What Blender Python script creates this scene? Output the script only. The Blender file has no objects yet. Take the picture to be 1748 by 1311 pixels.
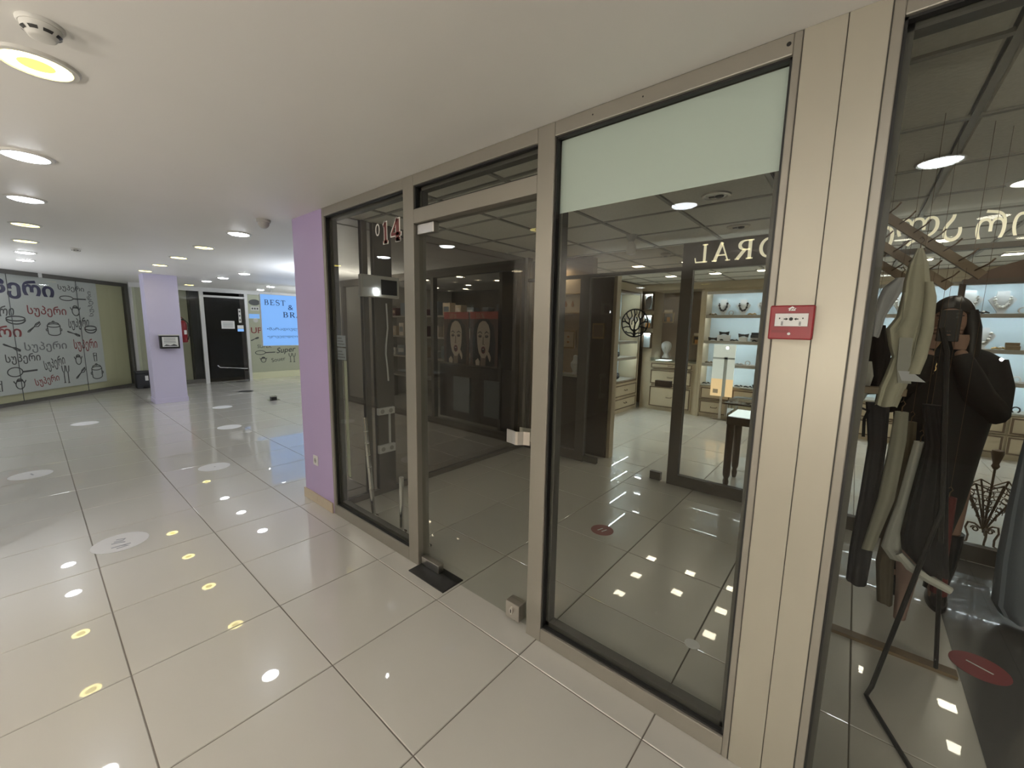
import bpy, bmesh, math, random
from mathutils import Vector, Matrix
random.seed(7)
S = bpy.context.scene
COL = S.collection
PI = math.pi

# ------------------------------------------------------------------ camera, world, exposure
cam = bpy.data.cameras.new('camera')
cam.sensor_fit = 'HORIZONTAL'; cam.sensor_width = 36.0
cam.lens = 693.69 / 1748 * 36.0
cam.clip_start = 0.02; cam.clip_end = 200
camo = bpy.data.objects.new('camera', cam); COL.objects.link(camo)
_R = ((0.7640804, 0.6448758, 0.0177847), (-0.1023667, 0.0939782, 0.9902975), (-0.6369476, 0.7584875, -0.1378207))
camo.matrix_world = Matrix(((_R[0][0], _R[1][0], -_R[2][0], 0.46719), (_R[0][1], _R[1][1], -_R[2][1], -1.35513),
                            (_R[0][2], _R[1][2], -_R[2][2], 1.53293), (0, 0, 0, 1)))
S.camera = camo
w = bpy.data.worlds.new('world'); S.world = w; w.use_nodes = True
w.node_tree.nodes['Background'].inputs[0].default_value = (0.9, 0.92, 1.0, 1)
w.node_tree.nodes['Background'].inputs[1].default_value = 0.05
S.view_settings.view_transform = 'Standard'; S.view_settings.look = 'None'
S.view_settings.exposure = 0.0; S.view_settings.gamma = 1.0; S.view_settings.use_curve_mapping = False
S.cycles.transparent_max_bounces = 32
S.cycles.max_bounces = 12
S.cycles.sample_clamp_indirect = 6.0
S.cycles.caustics_reflective = False; S.cycles.caustics_refractive = False
L_WHITE, L_YELLOW, L_SHOP, L_STRIP, L_OPP = 38.0, 12.0, 30.0, 38.0, 16.0
def fill_uplight(x, y, z, power, col, size=.5):      # unseen fill lights added to brighten the ceiling, no real lamps
    l = bpy.data.lights.new('fill_uplight', 'AREA'); l.energy = power; l.color = col; l.shape = 'DISK'; l.size = size
    o = bpy.data.objects.new('fill_uplight', l); COL.objects.link(o); o.location = (x, y, z); o.rotation_euler = (PI, 0, 0)
def spotlight(x, y, z, tx, ty, tz, power, col, ang=1.5):  # added unseen spots, standing in for light from the shop opposite
    l = bpy.data.lights.new('fill_spot', 'SPOT'); l.energy = power; l.color = col; l.shadow_soft_size = .014; l.spot_size = ang; l.spot_blend = .9
    o = bpy.data.objects.new('fill_spot', l); COL.objects.link(o); o.location = (x, y, z)
    o.rotation_euler = (Vector((tx, ty, tz)) - Vector((x, y, z))).to_track_quat('-Z', 'Y').to_euler()
for x in (-2.2, -.4, 1.4): fill_uplight(x, -3.3, 1.62, 60, (1, .93, .82))
for x, p in ((-8.4, 26), (-10.3, 58)): fill_uplight(x, -2.3, .9, p, (.90, .94, 1.0))
for x, y, p in ((-6.0, 2.0, 40), (-9.5, 4.3, 85)): fill_uplight(x, y, 1.55, p, (.86, .92, 1.0))
for x, t, p in ((-.9, -.5, 40), (.4, .55, 105), (1.6, 1.5, 80)): spotlight(x, -4.6, 1.30, t, .13, 1.05, p, (1, .93, .79), .75)

# ------------------------------------------------------------------ materials
M = {}
def mat(name, col=(.5, .5, .5), rough=.5, metal=0.0, spec=.5, emit=None, es=0.0, coat=0.0, coat_r=.03, noise=0.0, nscale=8.0, bump=0.0, alpha=1.0):
    if name in M: return M[name]
    m = bpy.data.materials.new(name); m.use_nodes = True
    n = m.node_tree.nodes; l = m.node_tree.links; b = n['Principled BSDF']
    b.inputs['Base Color'].default_value = (*col, 1); b.inputs['Roughness'].default_value = rough
    b.inputs['Metallic'].default_value = metal; b.inputs['Specular IOR Level'].default_value = spec
    b.inputs['Coat Weight'].default_value = coat; b.inputs['Coat Roughness'].default_value = coat_r
    if emit:
        b.inputs['Emission Color'].default_value = (*emit, 1); b.inputs['Emission Strength'].default_value = es
    if noise or bump:
        tc = n.new('ShaderNodeTexCoord'); nz = n.new('ShaderNodeTexNoise')
        nz.inputs['Scale'].default_value = nscale; nz.inputs['Detail'].default_value = 4
        l.new(tc.outputs['Object'], nz.inputs['Vector'])
        if noise:
            mx = n.new('ShaderNodeMixRGB'); mx.inputs[1].default_value = (*[c * (1 - noise) for c in col], 1)
            mx.inputs[2].default_value = (*[min(1, c * (1 + noise)) for c in col], 1)
            l.new(nz.outputs['Fac'], mx.inputs[0]); l.new(mx.outputs[0], b.inputs['Base Color'])
        if bump:
            bp = n.new('ShaderNodeBump'); bp.inputs['Strength'].default_value = bump; bp.inputs['Distance'].default_value = .01
            l.new(nz.outputs['Fac'], bp.inputs['Height']); l.new(bp.outputs[0], b.inputs['Normal'])
    if alpha < 1: b.inputs['Alpha'].default_value = alpha
    M[name] = m; return m

def glass(name, tint=(.8, .8, .8), ior=1.6, refl=1.0):
    m = bpy.data.materials.new(name); m.use_nodes = True
    n = m.node_tree.nodes; l = m.node_tree.links; n.clear()
    out = n.new('ShaderNodeOutputMaterial'); mix = n.new('ShaderNodeMixShader')
    t = n.new('ShaderNodeBsdfTransparent'); t.inputs[0].default_value = (*tint, 1)
    g = n.new('ShaderNodeBsdfGlossy'); g.inputs['Roughness'].default_value = 0.0; g.inputs[0].default_value = (refl, refl, refl, 1)
    f = n.new('ShaderNodeFresnel'); f.inputs[0].default_value = ior
    ge = n.new('ShaderNodeNewGeometry'); s = n.new('ShaderNodeMath'); s.operation = 'SUBTRACT'; s.inputs[0].default_value = 1
    mu = n.new('ShaderNodeMath'); mu.operation = 'MULTIPLY'
    l.new(ge.outputs['Backfacing'], s.inputs[1]); l.new(f.outputs[0], mu.inputs[0]); l.new(s.outputs[0], mu.inputs[1])
    l.new(mu.outputs[0], mix.inputs[0]); l.new(t.outputs[0], mix.inputs[1]); l.new(g.outputs[0], mix.inputs[2])
    l.new(mix.outputs[0], out.inputs[0]); M[name] = m; return m

def tile_mat(name, col, var=.04):
    m = bpy.data.materials.new(name); m.use_nodes = True
    n = m.node_tree.nodes; l = m.node_tree.links; b = n['Principled BSDF']
    oi = n.new('ShaderNodeObjectInfo'); tc = n.new('ShaderNodeTexCoord'); nz = n.new('ShaderNodeTexNoise')
    nz.inputs['Scale'].default_value = 3; nz.inputs['Detail'].default_value = 6
    ad = n.new('ShaderNodeVectorMath'); l.new(tc.outputs['Object'], ad.inputs[0]); l.new(oi.outputs['Location'], ad.inputs[1])
    l.new(ad.outputs[0], nz.inputs['Vector'])
    m1 = n.new('ShaderNodeMath'); m1.operation = 'MULTIPLY_ADD'; m1.inputs[1].default_value = var; m1.inputs[2].default_value = 1 - var
    l.new(oi.outputs['Random'], m1.inputs[0])
    m2 = n.new('ShaderNodeMath'); m2.operation = 'MULTIPLY_ADD'; m2.inputs[1].default_value = .06; l.new(nz.outputs['Fac'], m2.inputs[0]); l.new(m1.outputs[0], m2.inputs[2])
    vm = n.new('ShaderNodeVectorMath'); vm.operation = 'SCALE'; vm.inputs[0].default_value = col; l.new(m2.outputs[0], vm.inputs['Scale'])
    l.new(vm.outputs[0], b.inputs['Base Color'])
    b.inputs['Roughness'].default_value = .22; b.inputs['Specular IOR Level'].default_value = .45
    b.inputs['Coat Weight'].default_value = .75; b.inputs['Coat Roughness'].default_value = .015; b.inputs['Coat IOR'].default_value = 1.5
    M[name] = m; return m

tile_mat('porcelain', (.60, .578, .53))
mat('grout', (.16, .14, .12), .8)
mat('ceiling_paint', (.80, .785, .76), .45, spec=.3, noise=.03, nscale=1.5)
mat('wall_paint', (.62, .60, .56), .6)
mat('lilac', (.52, .41, .67), .5, noise=.03, nscale=3)
mat('lilac_pale', (.68, .64, .86), .5, noise=.03, nscale=3)
mat('bronze_frame', (.31, .29, .252), .38, metal=.4, noise=.03, nscale=5)
mat('pillar_panel', (.44, .415, .345), .38, metal=.3, noise=.03, nscale=3)
mat('gasket', (.012, .012, .012), .5)
mat('inner_frame', (.10, .095, .085), .5)
mat('film', (.70, .80, .78), .55, noise=.04, nscale=2)
mat('steel', (.72, .69, .65), .28, metal=1)
mat('steel_brushed', (.55, .52, .48), .4, metal=1)
mat('chrome', (.8, .8, .8), .06, metal=1)
mat('dark_metal', (.06, .06, .06), .4, metal=.6)
mat('black', (.012, .012, .013), .55)
mat('black_gloss', (.01, .01, .011), .2)
mat('white', (.8, .8, .8), .45)
mat('offwhite', (.66, .65, .62), .5)
mat('plastic_gray', (.45, .44, .42), .5)
mat('call_red', (.25, .009, .018), .35)
mat('red_dark', (.20, .010, .016), .4)
mat('base_tile', (.56, .47, .35), .25, noise=.05)
mat('sticker_white', (.80, .80, .82), .4)
mat('sticker_gray', (.35, .36, .42), .4)
mat('sticker_red', (.30, .10, .09), .5)
mat('sticker_red2', (.30, .05, .06), .5)
mat('lamp_white', (1, 1, 1), .5, emit=(.90, .95, 1.0), es=L_WHITE)
mat('lamp_yellow', (1, .95, .5), .5, emit=(1.0, .84, .30), es=L_YELLOW)
mat('lamp_yellow_core', (1, .9, .1), .5, emit=(1.0, .80, .06), es=L_YELLOW * .35)
mat('lamp_shop', (1, 1, 1), .5, emit=(1, .92, .76), es=L_SHOP)
mat('lamp_opp', (1, 1, 1), .5, emit=(1, .87, .66), es=L_OPP)
mat('lamp_small', (1, 1, 1), .5, emit=(1, .95, .82), es=26.0)
mat('led_strip_bright', (1, 1, 1), .5, emit=(.72, .90, 1.0), es=50)
mat('led_strip', (1, 1, 1), .5, emit=(.80, .92, 1.0), es=L_STRIP)
mat('screen_blue', (.05, .1, .2), .4, emit=(.22, .48, .98), es=.85)
mat('ink_navy', (.02, .05, .16), .6)
mat('ink_blue', (.015, .018, .10), .5)
mat('ink_red', (.30, .045, .05), .5)
mat('ink_maroon', (.18, .05, .045), .6)
mat('ink_gray', (.07, .075, .08), .5)
mat('ink_pale', (.22, .24, .26), .5)
mat('ink_white', (.72, .70, .66), .5)
mat('film_gray', (.70, .75, .75), .5)
mat('film_yellow', (.68, .68, .46), .5)
mat('shop_green', (.60, .63, .48), .5)
mat('dark_interior', (.03, .032, .03), .5)
mat('silver_frame', (.66, .66, .65), .4, metal=.2)
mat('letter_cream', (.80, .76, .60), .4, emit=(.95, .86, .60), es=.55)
mat('acoustic', (.74, .72, .66), .85, noise=.10, nscale=55, bump=.25)
mat('t_grid', (.36, .345, .31), .5)
mat('dark_partition', (.075, .065, .052), .45, metal=.2)
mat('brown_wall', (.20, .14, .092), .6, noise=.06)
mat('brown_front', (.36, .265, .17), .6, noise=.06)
mat('brown_dark', (.075, .055, .042), .5)
mat('cab_beige', (.50, .42, .30), .5, noise=.04)
mat('cab_line', (.13, .085, .05), .5)
mat('shelf_back', (.58, .70, .78), .5)
mat('shelf_board', (.34, .31, .27), .4)
mat('granite', (.42, .42, .38), .35, noise=.35, nscale=60)
mat('gold', (.55, .38, .16), .35, metal=.8)
mat('gold_frame', (.34, .23, .11), .4, metal=.5)
mat('cream_card', (.62, .50, .36), .6)
mat('wood_dark', (.085, .050, .033), .4, noise=.2, nscale=14)
mat('wood_mid', (.20, .14, .08), .45, noise=.2, nscale=14)
mat('iron', (.14, .09, .055), .5, metal=.5)
mat('bust_white', (.66, .68, .70), .5)
mat('pearl', (.75, .75, .72), .3)
mat('copper', (.45, .22, .08), .35, metal=.8)
mat('skin', (.30, .18, .13), .55)
mat('hair', (.012, .010, .010), .45)
mat('coat_black', (.006, .006, .007), .75, noise=.1, nscale=30)
mat('cloth_cream', (.60, .58, .46), .8, noise=.05, nscale=40, bump=.1)
mat('cloth_white', (.72, .74, .80), .8, bump=.1, nscale=40)
mat('cloth_black', (.006, .006, .008), .85)
mat('cloth_char', (.035, .036, .042), .85)
mat('cloth_gray', (.36, .35, .29), .85, bump=.1, nscale=50)
mat('cloth_light', (.52, .52, .48), .85, bump=.1, nscale=50)
mat('cloth_brown', (.13, .105, .07), .85)
mat('cloth_pink', (.30, .20, .17), .85)
mat('cloth_red', (.10, .015, .015), .85)
mat('cloth_blue', (.16, .19, .23), .8, bump=.15, nscale=60)
mat('mat_dark', (.10, .095, .09), .12, coat=.6)
mat('poster_brown', (.16, .09, .065), .5)
mat('poster_face', (.80, .70, .60), .5)
mat('poster_shade', (.34, .25, .20), .5)
mat('poster_dark', (.03, .02, .02), .5)
mat('poster_lip', (.25, .04, .05), .5)
mat('poster_red', (.60, .10, .06), .5)
mat('bronze_wall', (.16, .14, .115), .5)
glass('shop_glass', (.88, .87, .84), 1.42)
glass('clear_glass', (.93, .93, .92), 1.45)
glass('smoked_glass', (.62, .58, .52), 1.40)
glass('front_glass', (.91, .92, .90), 1.38)
glass('case_glass', (.88, .92, .92), 1.45)

# ------------------------------------------------------------------ mesh building
class MB:
    def __init__(s): s.v = []; s.f = []
    def add(s, vs, fs):
        o = len(s.v); s.v += [tuple(v) for v in vs]; s.f += [tuple(i + o for i in f) for f in fs]; return s
    def box(s, x0, x1, y0, y1, z0, z1):
        x0, x1 = sorted((x0, x1)); y0, y1 = sorted((y0, y1)); z0, z1 = sorted((z0, z1))
        return s.add([(x0, y0, z0), (x1, y0, z0), (x1, y1, z0), (x0, y1, z0), (x0, y0, z1), (x1, y0, z1), (x1, y1, z1), (x0, y1, z1)],
                     [(3, 2, 1, 0), (4, 5, 6, 7), (0, 1, 5, 4), (1, 2, 6, 5), (2, 3, 7, 6), (3, 0, 4, 7)])
    def tube(s, pts, r, n=8, caps=True):
        pts = [Vector(p) for p in pts]; rs = r if isinstance(r, (list, tuple)) else [r] * len(pts)
        up = Vector((0, 0, 1)); vs = []; fs = []; a0 = None
        for i, p in enumerate(pts):
            d = ((pts[min(i + 1, len(pts) - 1)] - pts[max(i - 1, 0)])).normalized()
            if a0 is None:
                ref = up if abs(d.z) < .9 else Vector((1, 0, 0)); a = d.cross(ref).normalized()
            else:
                a = (a0 - d * a0.dot(d)); a = a.normalized() if a.length > 1e-6 else d.orthogonal().normalized()
            a0 = a; b = d.cross(a)
            for k in range(n):
                t = 2 * PI * k / n; vs.append(p + (a * math.cos(t) + b * math.sin(t)) * rs[i])
        for i in range(len(pts) - 1):
            for k in range(n):
                k2 = (k + 1) % n; fs.append((i * n + k, i * n + k2, (i + 1) * n + k2, (i + 1) * n + k))
        if caps: fs.append(tuple(range(n))[::-1]); fs.append(tuple((len(pts) - 1) * n + k for k in range(n)))
        return s.add(vs, fs)
    def lathe(s, c, prof, n=20, flip=False):
        c = Vector(c); vs = []; fs = []
        for r, z in prof:
            for k in range(n):
                t = 2 * PI * k / n; vs.append(c + Vector((r * math.cos(t), r * math.sin(t), z)))
        for i in range(len(prof) - 1):
            for k in range(n):
                k2 = (k + 1) % n; fs.append((i * n + k, i * n + k2, (i + 1) * n + k2, (i + 1) * n + k))
        fs.append(tuple(range(n))[::-1]); fs.append(tuple((len(prof) - 1) * n + k for k in range(n)))
        return s.add(vs, fs)
    def loft(s, rings, caps=True):
        n = len(rings[0]); vs = [p for r in rings for p in r]; fs = []
        for i in range(len(rings) - 1):
            for k in range(n):
                k2 = (k + 1) % n; fs.append((i * n + k, i * n + k2, (i + 1) * n + k2, (i + 1) * n + k))
        if caps: fs.append(tuple(range(n))[::-1]); fs.append(tuple((len(rings) - 1) * n + k for k in range(n)))
        return s.add(vs, fs)
    def ell(s, c, r, n=12, m=8):
        c = Vector(c); vs = [c + Vector((0, 0, -r[2]))]; fs = []
        for i in range(1, m):
            a = -PI / 2 + PI * i / m
            for k in range(n):
                t = 2 * PI * k / n; vs.append(c + Vector((r[0] * math.cos(a) * math.cos(t), r[1] * math.cos(a) * math.sin(t), r[2] * math.sin(a))))
        vs.append(c + Vector((0, 0, r[2])))
        for k in range(n): fs.append((0, 1 + (k + 1) % n, 1 + k))
        for i in range(m - 2):
            for k in range(n):
                a = 1 + i * n; b = a + n; k2 = (k + 1) % n; fs.append((a + k, a + k2, b + k2, b + k))
        a = 1 + (m - 2) * n
        for k in range(n): fs.append((a + k, a + (k + 1) % n, len(vs) - 1))
        return s.add(vs, fs)
    def prism(s, pts, F, d0, d1):
        n = len(pts); vs = [F(a, b, d0) for a, b in pts] + [F(a, b, d1) for a, b in pts]
        fs = [tuple(range(n))[::-1], tuple(range(n, 2 * n))] + [(k, (k + 1) % n, n + (k + 1) % n, n + k) for k in range(n)]
        return s.add(vs, fs)
    def ribbon(s, pts, wd, F, d0=.001, d1=.0025):
        ws = wd if isinstance(wd, (list, tuple)) else [wd] * len(pts); L = []; Rr = []
        for i, p in enumerate(pts):
            q0 = pts[max(0, i - 1)]; q1 = pts[min(len(pts) - 1, i + 1)]
            dx, dy = q1[0] - q0[0], q1[1] - q0[1]; h = math.hypot(dx, dy) or 1; nx, ny = -dy / h, dx / h
            L.append((p[0] + nx * ws[i] / 2, p[1] + ny * ws[i] / 2)); Rr.append((p[0] - nx * ws[i] / 2, p[1] - ny * ws[i] / 2))
        for i in range(len(pts) - 1): s.prism([L[i], Rr[i], Rr[i + 1], L[i + 1]], F, d0, d1)
        return s
    def build(s, name, m, parent=None, smooth=False, bevel=0, at=None):
        bm = bmesh.new()
        if parent is not None: o0 = LOC[parent.name]
        elif at is not None: o0 = Vector(at)
        else:
            xs = [v[0] for v in s.v]; ys = [v[1] for v in s.v]; zs = [v[2] for v in s.v]
            o0 = Vector(((min(xs) + max(xs)) / 2, (min(ys) + max(ys)) / 2, min(zs)))
        bv = [bm.verts.new(Vector(v) - o0) for v in s.v]
        for f in s.f:
            try: bm.faces.new([bv[i] for i in f])
            except ValueError: pass
        bmesh.ops.recalc_face_normals(bm, faces=bm.faces)
        me = bpy.data.meshes.new(name); bm.to_mesh(me); bm.free()
        me.materials.append(M[m])
        if smooth:
            for p in me.polygons: p.use_smooth = True
            try: me.set_sharp_from_angle(angle=math.radians(40))
            except Exception: pass
        o = bpy.data.objects.new(name, me); COL.objects.link(o)
        if parent is not None: o.parent = parent
        else: o.location = o0
        LOC[o.name] = o0
        if bevel:
            b = o.modifiers.new('b', 'BEVEL'); b.width = bevel; b.segments = 2; b.limit_method = 'ANGLE'
        return o
LOC = {}
def tag(o, label=None, cat=None, group=None, kind=None):
    if label: o['label'] = label
    if cat: o['category'] = cat
    if group: o['group'] = group
    if kind: o['kind'] = kind
    return o
def thing(name, loc, label, cat, group=None, kind=None):
    o = bpy.data.objects.new(name, None); COL.objects.link(o); o.location = loc; LOC[o.name] = Vector(loc)
    o.empty_display_size = .1
    return tag(o, label, cat, group, kind)
def dup(root, loc, label=None, group=None):
    r = root.copy(); COL.objects.link(r); r.location = loc; LOC[r.name] = Vector(loc)
    if label: r['label'] = label
    if group: r['group'] = group
    def rec(a, b):
        for ch in list(a.children):
            if ch.get('_skip'): continue
            c = ch.copy(); COL.objects.link(c); c.parent = b; rec(ch, c)
    rec(root, r); return r
def bx(name, m, parent, *d, bevel=0): return MB().box(*d).build(name, m, parent, bevel=bevel)

# planes as frames: F(a, b, d) with a to the reader's right, b up, d out of the surface
def frame(o, r, u=(0, 0, 1)):
    o = Vector(o); r = Vector(r).normalized(); u = Vector(u).normalized(); nn = r.cross(u)
    return lambda a, b, d=0: o + r * a + u * b + nn * d
def rect(F, a0, a1, b0, b1): return [(a0, b0), (a1, b0), (a1, b1), (a0, b1)]
def plate(F, a0, a1, b0, b1, d0, d1): return MB().prism(rect(F, a0, a1, b0, b1), F, d0, d1)
def oval(ca, cb, ra, rb, n=24, rot=0):
    c, s_ = math.cos(rot), math.sin(rot)
    return [(ca + ra * math.cos(t) * c - rb * math.sin(t) * s_, cb + ra * math.cos(t) * s_ + rb * math.sin(t) * c) for t in [2 * PI * k / n for k in range(n)]]
_dg = None
def text(body, F, a0, a1, b0, b1, m, parent, name='lettering', off=0.0, shear=0.0, rot=0.0, mirror=False, d=.001, keep=False):
    c = bpy.data.curves.new('t', 'FONT'); c.body = body; c.offset = off; c.shear = shear; c.resolution_u = 3
    o = bpy.data.objects.new('t', c); COL.objects.link(o)
    me = bpy.data.meshes.new_from_object(o.evaluated_get(bpy.context.evaluated_depsgraph_get()))
    bpy.data.objects.remove(o); bpy.data.curves.remove(c)
    xs = [v.co.x for v in me.vertices]; ys = [v.co.y for v in me.vertices]
    x0, x1, y0, y1 = min(xs), max(xs), min(ys), max(ys); mb = MB(); vs = []
    cr, sr = math.cos(rot), math.sin(rot)
    for v in me.vertices:
        p = (v.co.x - x0) / (x1 - x0); q = (v.co.y - y0) / (y1 - y0)
        if mirror: p = 1 - p
        da = (p - .5) * (a1 - a0); db = (q - .5) * (b1 - b0)
        vs.append(F((a0 + a1) / 2 + da * cr - db * sr, (b0 + b1) / 2 + da * sr + db * cr, d))
    mb.add(vs, [tuple(p.vertices) for p in me.polygons])
    bpy.data.meshes.remove(me)
    return mb.build(name, m, parent)
# a small serif alphabet: strokes in a unit box (thick stems, thin arms, serifs)
def arc(cx, cy, rx, ry, a0, a1, n=12): return [(cx + rx * math.cos(math.radians(a0 + (a1 - a0) * k / n)), cy + ry * math.sin(math.radians(a0 + (a1 - a0) * k / n))) for k in range(n + 1)]
TK, TN, SF = .17, .07, .06
def sf(x, y, h=.17): return ([(x - h, y), (x + h, y)], SF)
SERIF = {
 'L': [([(.27, 0), (.27, 1)], TK), sf(.27, .97), ([(.08, .03), (.88, .03)], TN), ([(.86, .03), (.92, .28)], TN)],
 'A': [([(.12, 0), (.5, 1)], TN), ([(.48, 1), (.86, 0)], TK), ([(.24, .32), (.74, .32)], TN), sf(.12, .03, .13), sf(.86, .03, .14)],
 'R': [([(.24, 0), (.24, 1)], TK), sf(.24, .03), ([(.06, .97), (.5, .97)], SF), (arc(.46, .74, .30, .23, 90, -90), [TN, TN, .1, .13, .16, .17, .17, .17, .16, .13, .1, TN, TN]), ([(.24, .5), (.5, .5)], TN), ([(.5, .5), (.86, .03)], TK), sf(.88, .03, .1)],
 'O': [(arc(.5, .5, .42, .47, 90, 450, 28), [TN + .1 * abs(math.sin(2 * PI * k / 28)) for k in range(29)])],
 'B': [([(.24, 0), (.24, 1)], TK), ([(.06, .97), (.5, .97)], SF), ([(.06, .03), (.5, .03)], SF), (arc(.46, .75, .27, .22, 90, -90), [TN, TN, .1, .13, .16, .17, .17, .17, .16, .13, .1, TN, TN]), (arc(.46, .28, .36, .25, 90, -90), [TN, TN, .1, .13, .16, .17, .17, .17, .16, .13, .1, TN, TN]), ([(.24, .53), (.5, .53)], TN)],
 'E': [([(.26, 0), (.26, 1)], TK), ([(.06, .97), (.86, .97)], TN), ([(.06, .03), (.9, .03)], TN), ([(.26, .52), (.66, .52)], TN), ([(.85, .97), (.87, .76)], TN), ([(.89, .03), (.92, .27)], TN), ([(.66, .42), (.66, .62)], TN)],
 'S': [(arc(.5, .74, .33, .24, 30, 225, 10) + arc(.5, .26, .35, .25, 70, -150, 12), [TN, TN, TN, .09, .12, .14, .15, .15, .15, .15, .16, .17, .17, .16, .15, .14, .12, .1, .09, TN, TN, TN, TN, TN]), ([(.8, .82), (.82, 1)], TN), ([(.18, 0), (.2, .2)], TN)],
 'T': [([(.5, 0), (.5, 1)], TK), ([(.06, .97), (.94, .97)], TN), sf(.5, .03), ([(.08, .97), (.06, .74)], TN), ([(.92, .97), (.94, .74)], TN)],
 'N': [([(.16, 0), (.16, 1)], TN), ([(.16, 1), (.84, 0)], TK), ([(.84, 0), (.84, 1)], TN), sf(.16, .03, .12), sf(.84, .97, .12), ([(.02, .97), (.2, .97)], SF)],
 'D': [([(.24, 0), (.24, 1)], TK), ([(.06, .97), (.5, .97)], SF), ([(.06, .03), (.5, .03)], SF), (arc(.44, .5, .44, .47, 90, -90), [TN, .08, .11, .14, .16, .17, .17, .17, .16, .14, .11, .08, TN])],
 'C': [(arc(.54, .5, .42, .46, 50, 310, 18), [TN + .1 * abs(math.sin(math.radians(50 + 260 * k / 18 - 90))) ** 1 * (1 if 1 else 0) if 0 else (.07 + .1 * max(0, -math.cos(math.radians(50 + 260 * k / 18)))) for k in range(19)]), ([(.82, .7), (.84, .95)], TN)],
 '1': [([(.5, 0), (.5, 1)], .3), ([(.2, .06), (.8, .06)], .12), ([(.22, .8), (.5, .96)], .14)],
 '4': [([(.66, 0), (.66, 1)], .3), ([(.62, 1), (.08, .34)], .12), ([(.02, .30), (.96, .30)], .14), ([(.44, .06), (.9, .06)], .12)],
}
def serif(ch, F, a0, a1, b0, b1, m, parent, name='letter', mirror=False, fat=1.0, d0=.001, d1=.003):
    mb = MB()
    G = (lambda p, q, d: F(a1 - p * (a1 - a0) if mirror else a0 + p * (a1 - a0), b0 + q * (b1 - b0), d))
    for pts, wd in SERIF[ch]:
        wd = [x * fat for x in wd] if isinstance(wd, list) else wd * fat
        mb.ribbon(pts, wd, G, d0, d1)
    return mb.build(name, m, parent)

ZC = 2.378
YS = 0.133            # front face of the shopfront
YB = 2.705            # reflected shopfront, built as a partition behind the empty unit

# ------------------------------------------------------------------ floor
floor = thing('floor', (0, 0, 0), 'polished beige porcelain tile floor of the arcade with thin dark joints', 'floor', kind='structure')
bx('grout_bed', 'grout', floor, -15, 4.5, -6.2, 8, -.06, -.0035)
tm = MB()
def tile_geo(mb, x, y, h=.2978):
    c = .0025
    vs = [(x - h, y - h, -.03), (x + h, y - h, -.03), (x + h, y + h, -.03), (x - h, y + h, -.03), (x - h, y - h, -c), (x + h, y - h, -c), (x + h, y + h, -c), (x - h, y + h, -c),
          (x - h + c, y - h + c, 0), (x + h - c, y - h + c, 0), (x + h - c, y + h - c, 0), (x - h + c, y + h - c, 0)]
    mb.add(vs, [(0, 1, 5, 4), (1, 2, 6, 5), (2, 3, 7, 6), (3, 0, 4, 7), (4, 5, 9, 8), (5, 6, 10, 9), (6, 7, 11, 10), (7, 4, 8, 11), (8, 9, 10, 11)])
tile_geo(tm, 0, 0)
t0 = tm.build('floor_tile', 'porcelain', floor)
first = True; rest = MB()
for i in range(-24, 7):
    for j in range(-10, 13):
        x, y = .6 * i + .3, .6 * j + .3
        near = (-11.4 < x < 1.9 and -2.4 < y < .6) or (-3 < x < 1.9 and .6 <= y < 3) or (-12 < x < -7.4 and .6 <= y < 3.3) or (-3 < x < 2.2 and 3 <= y < 6.5)
        if near:
            o = t0 if first else t0.copy()
            if not first: COL.objects.link(o)
            o.location = (x, y, 0); first = False
        else: tile_geo(rest, x, y)
tag(rest.build('distant_floor_tile', 'porcelain', floor), kind='stuff')

# ------------------------------------------------------------------ ceilings
ceil = thing('ceiling', (0, 0, ZC), 'smooth off-white plaster ceiling over the arcade corridor', 'ceiling', kind='structure')
bx('plaster_slab', 'ceiling_paint', ceil, -15, 4.5, -6.2, YS + .001, ZC, ZC + .12)
bx('plaster_slab', 'ceiling_paint', ceil, -15, -2.76, YS + .001, 8, ZC, ZC + .12)
bx('plaster_slab', 'ceiling_paint', ceil, -2.76, 4.5, YS + .001, 8, ZC + .06, ZC + .12)
tg = MB(); 
xs = [.01 - .6 * k for k in range(6)] + [.73, 1.33, 1.93, 2.53]
ys = [.51 + .6 * k for k in range(12)]
for x in xs: tg.box(x - .012, x + .012, YS + .03, 7.1, ZC - .004, ZC + .01)
for y in ys: tg.box(-2.70, 2.6, y - .012, y + .012, ZC - .0035, ZC + .0095)
tg.build('ceiling_grid', 't_grid', ceil)
ct = MB(); c_ = .287
ct.add([(-c_, -c_, .0), (c_, -c_, 0), (c_, c_, 0), (-c_, c_, 0), (-c_ + .008, -c_ + .008, -.006), (c_ - .008, -c_ + .008, -.006), (c_ - .008, c_ - .008, -.006), (-c_ + .008, c_ - .008, -.006)],
       [(4, 7, 6, 5), (0, 4, 5, 1), (1, 5, 6, 2), (2, 6, 7, 3), (3, 7, 4, 0), (0, 1, 2, 3)])
ct.v = [(a, b, c + ZC + .008) for a, b, c in ct.v]
ct0 = ct.build('ceiling_tile', 'acoustic', ceil); first = True
cx_ = sorted(xs)
for i in range(len(cx_) - 1):
    x = (cx_[i] + cx_[i + 1]) / 2
    for y in [ys[0] - .3] + [q + .3 for q in ys[:-1]]:
        o = ct0 if first else ct0.copy()
        if not first: COL.objects.link(o)
        sx = (cx_[i + 1] - cx_[i]) / .6
        o.location = (x, y, 0); o.scale = (sx * .985 if sx > 1 else 1, 1, 1); first = False

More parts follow.
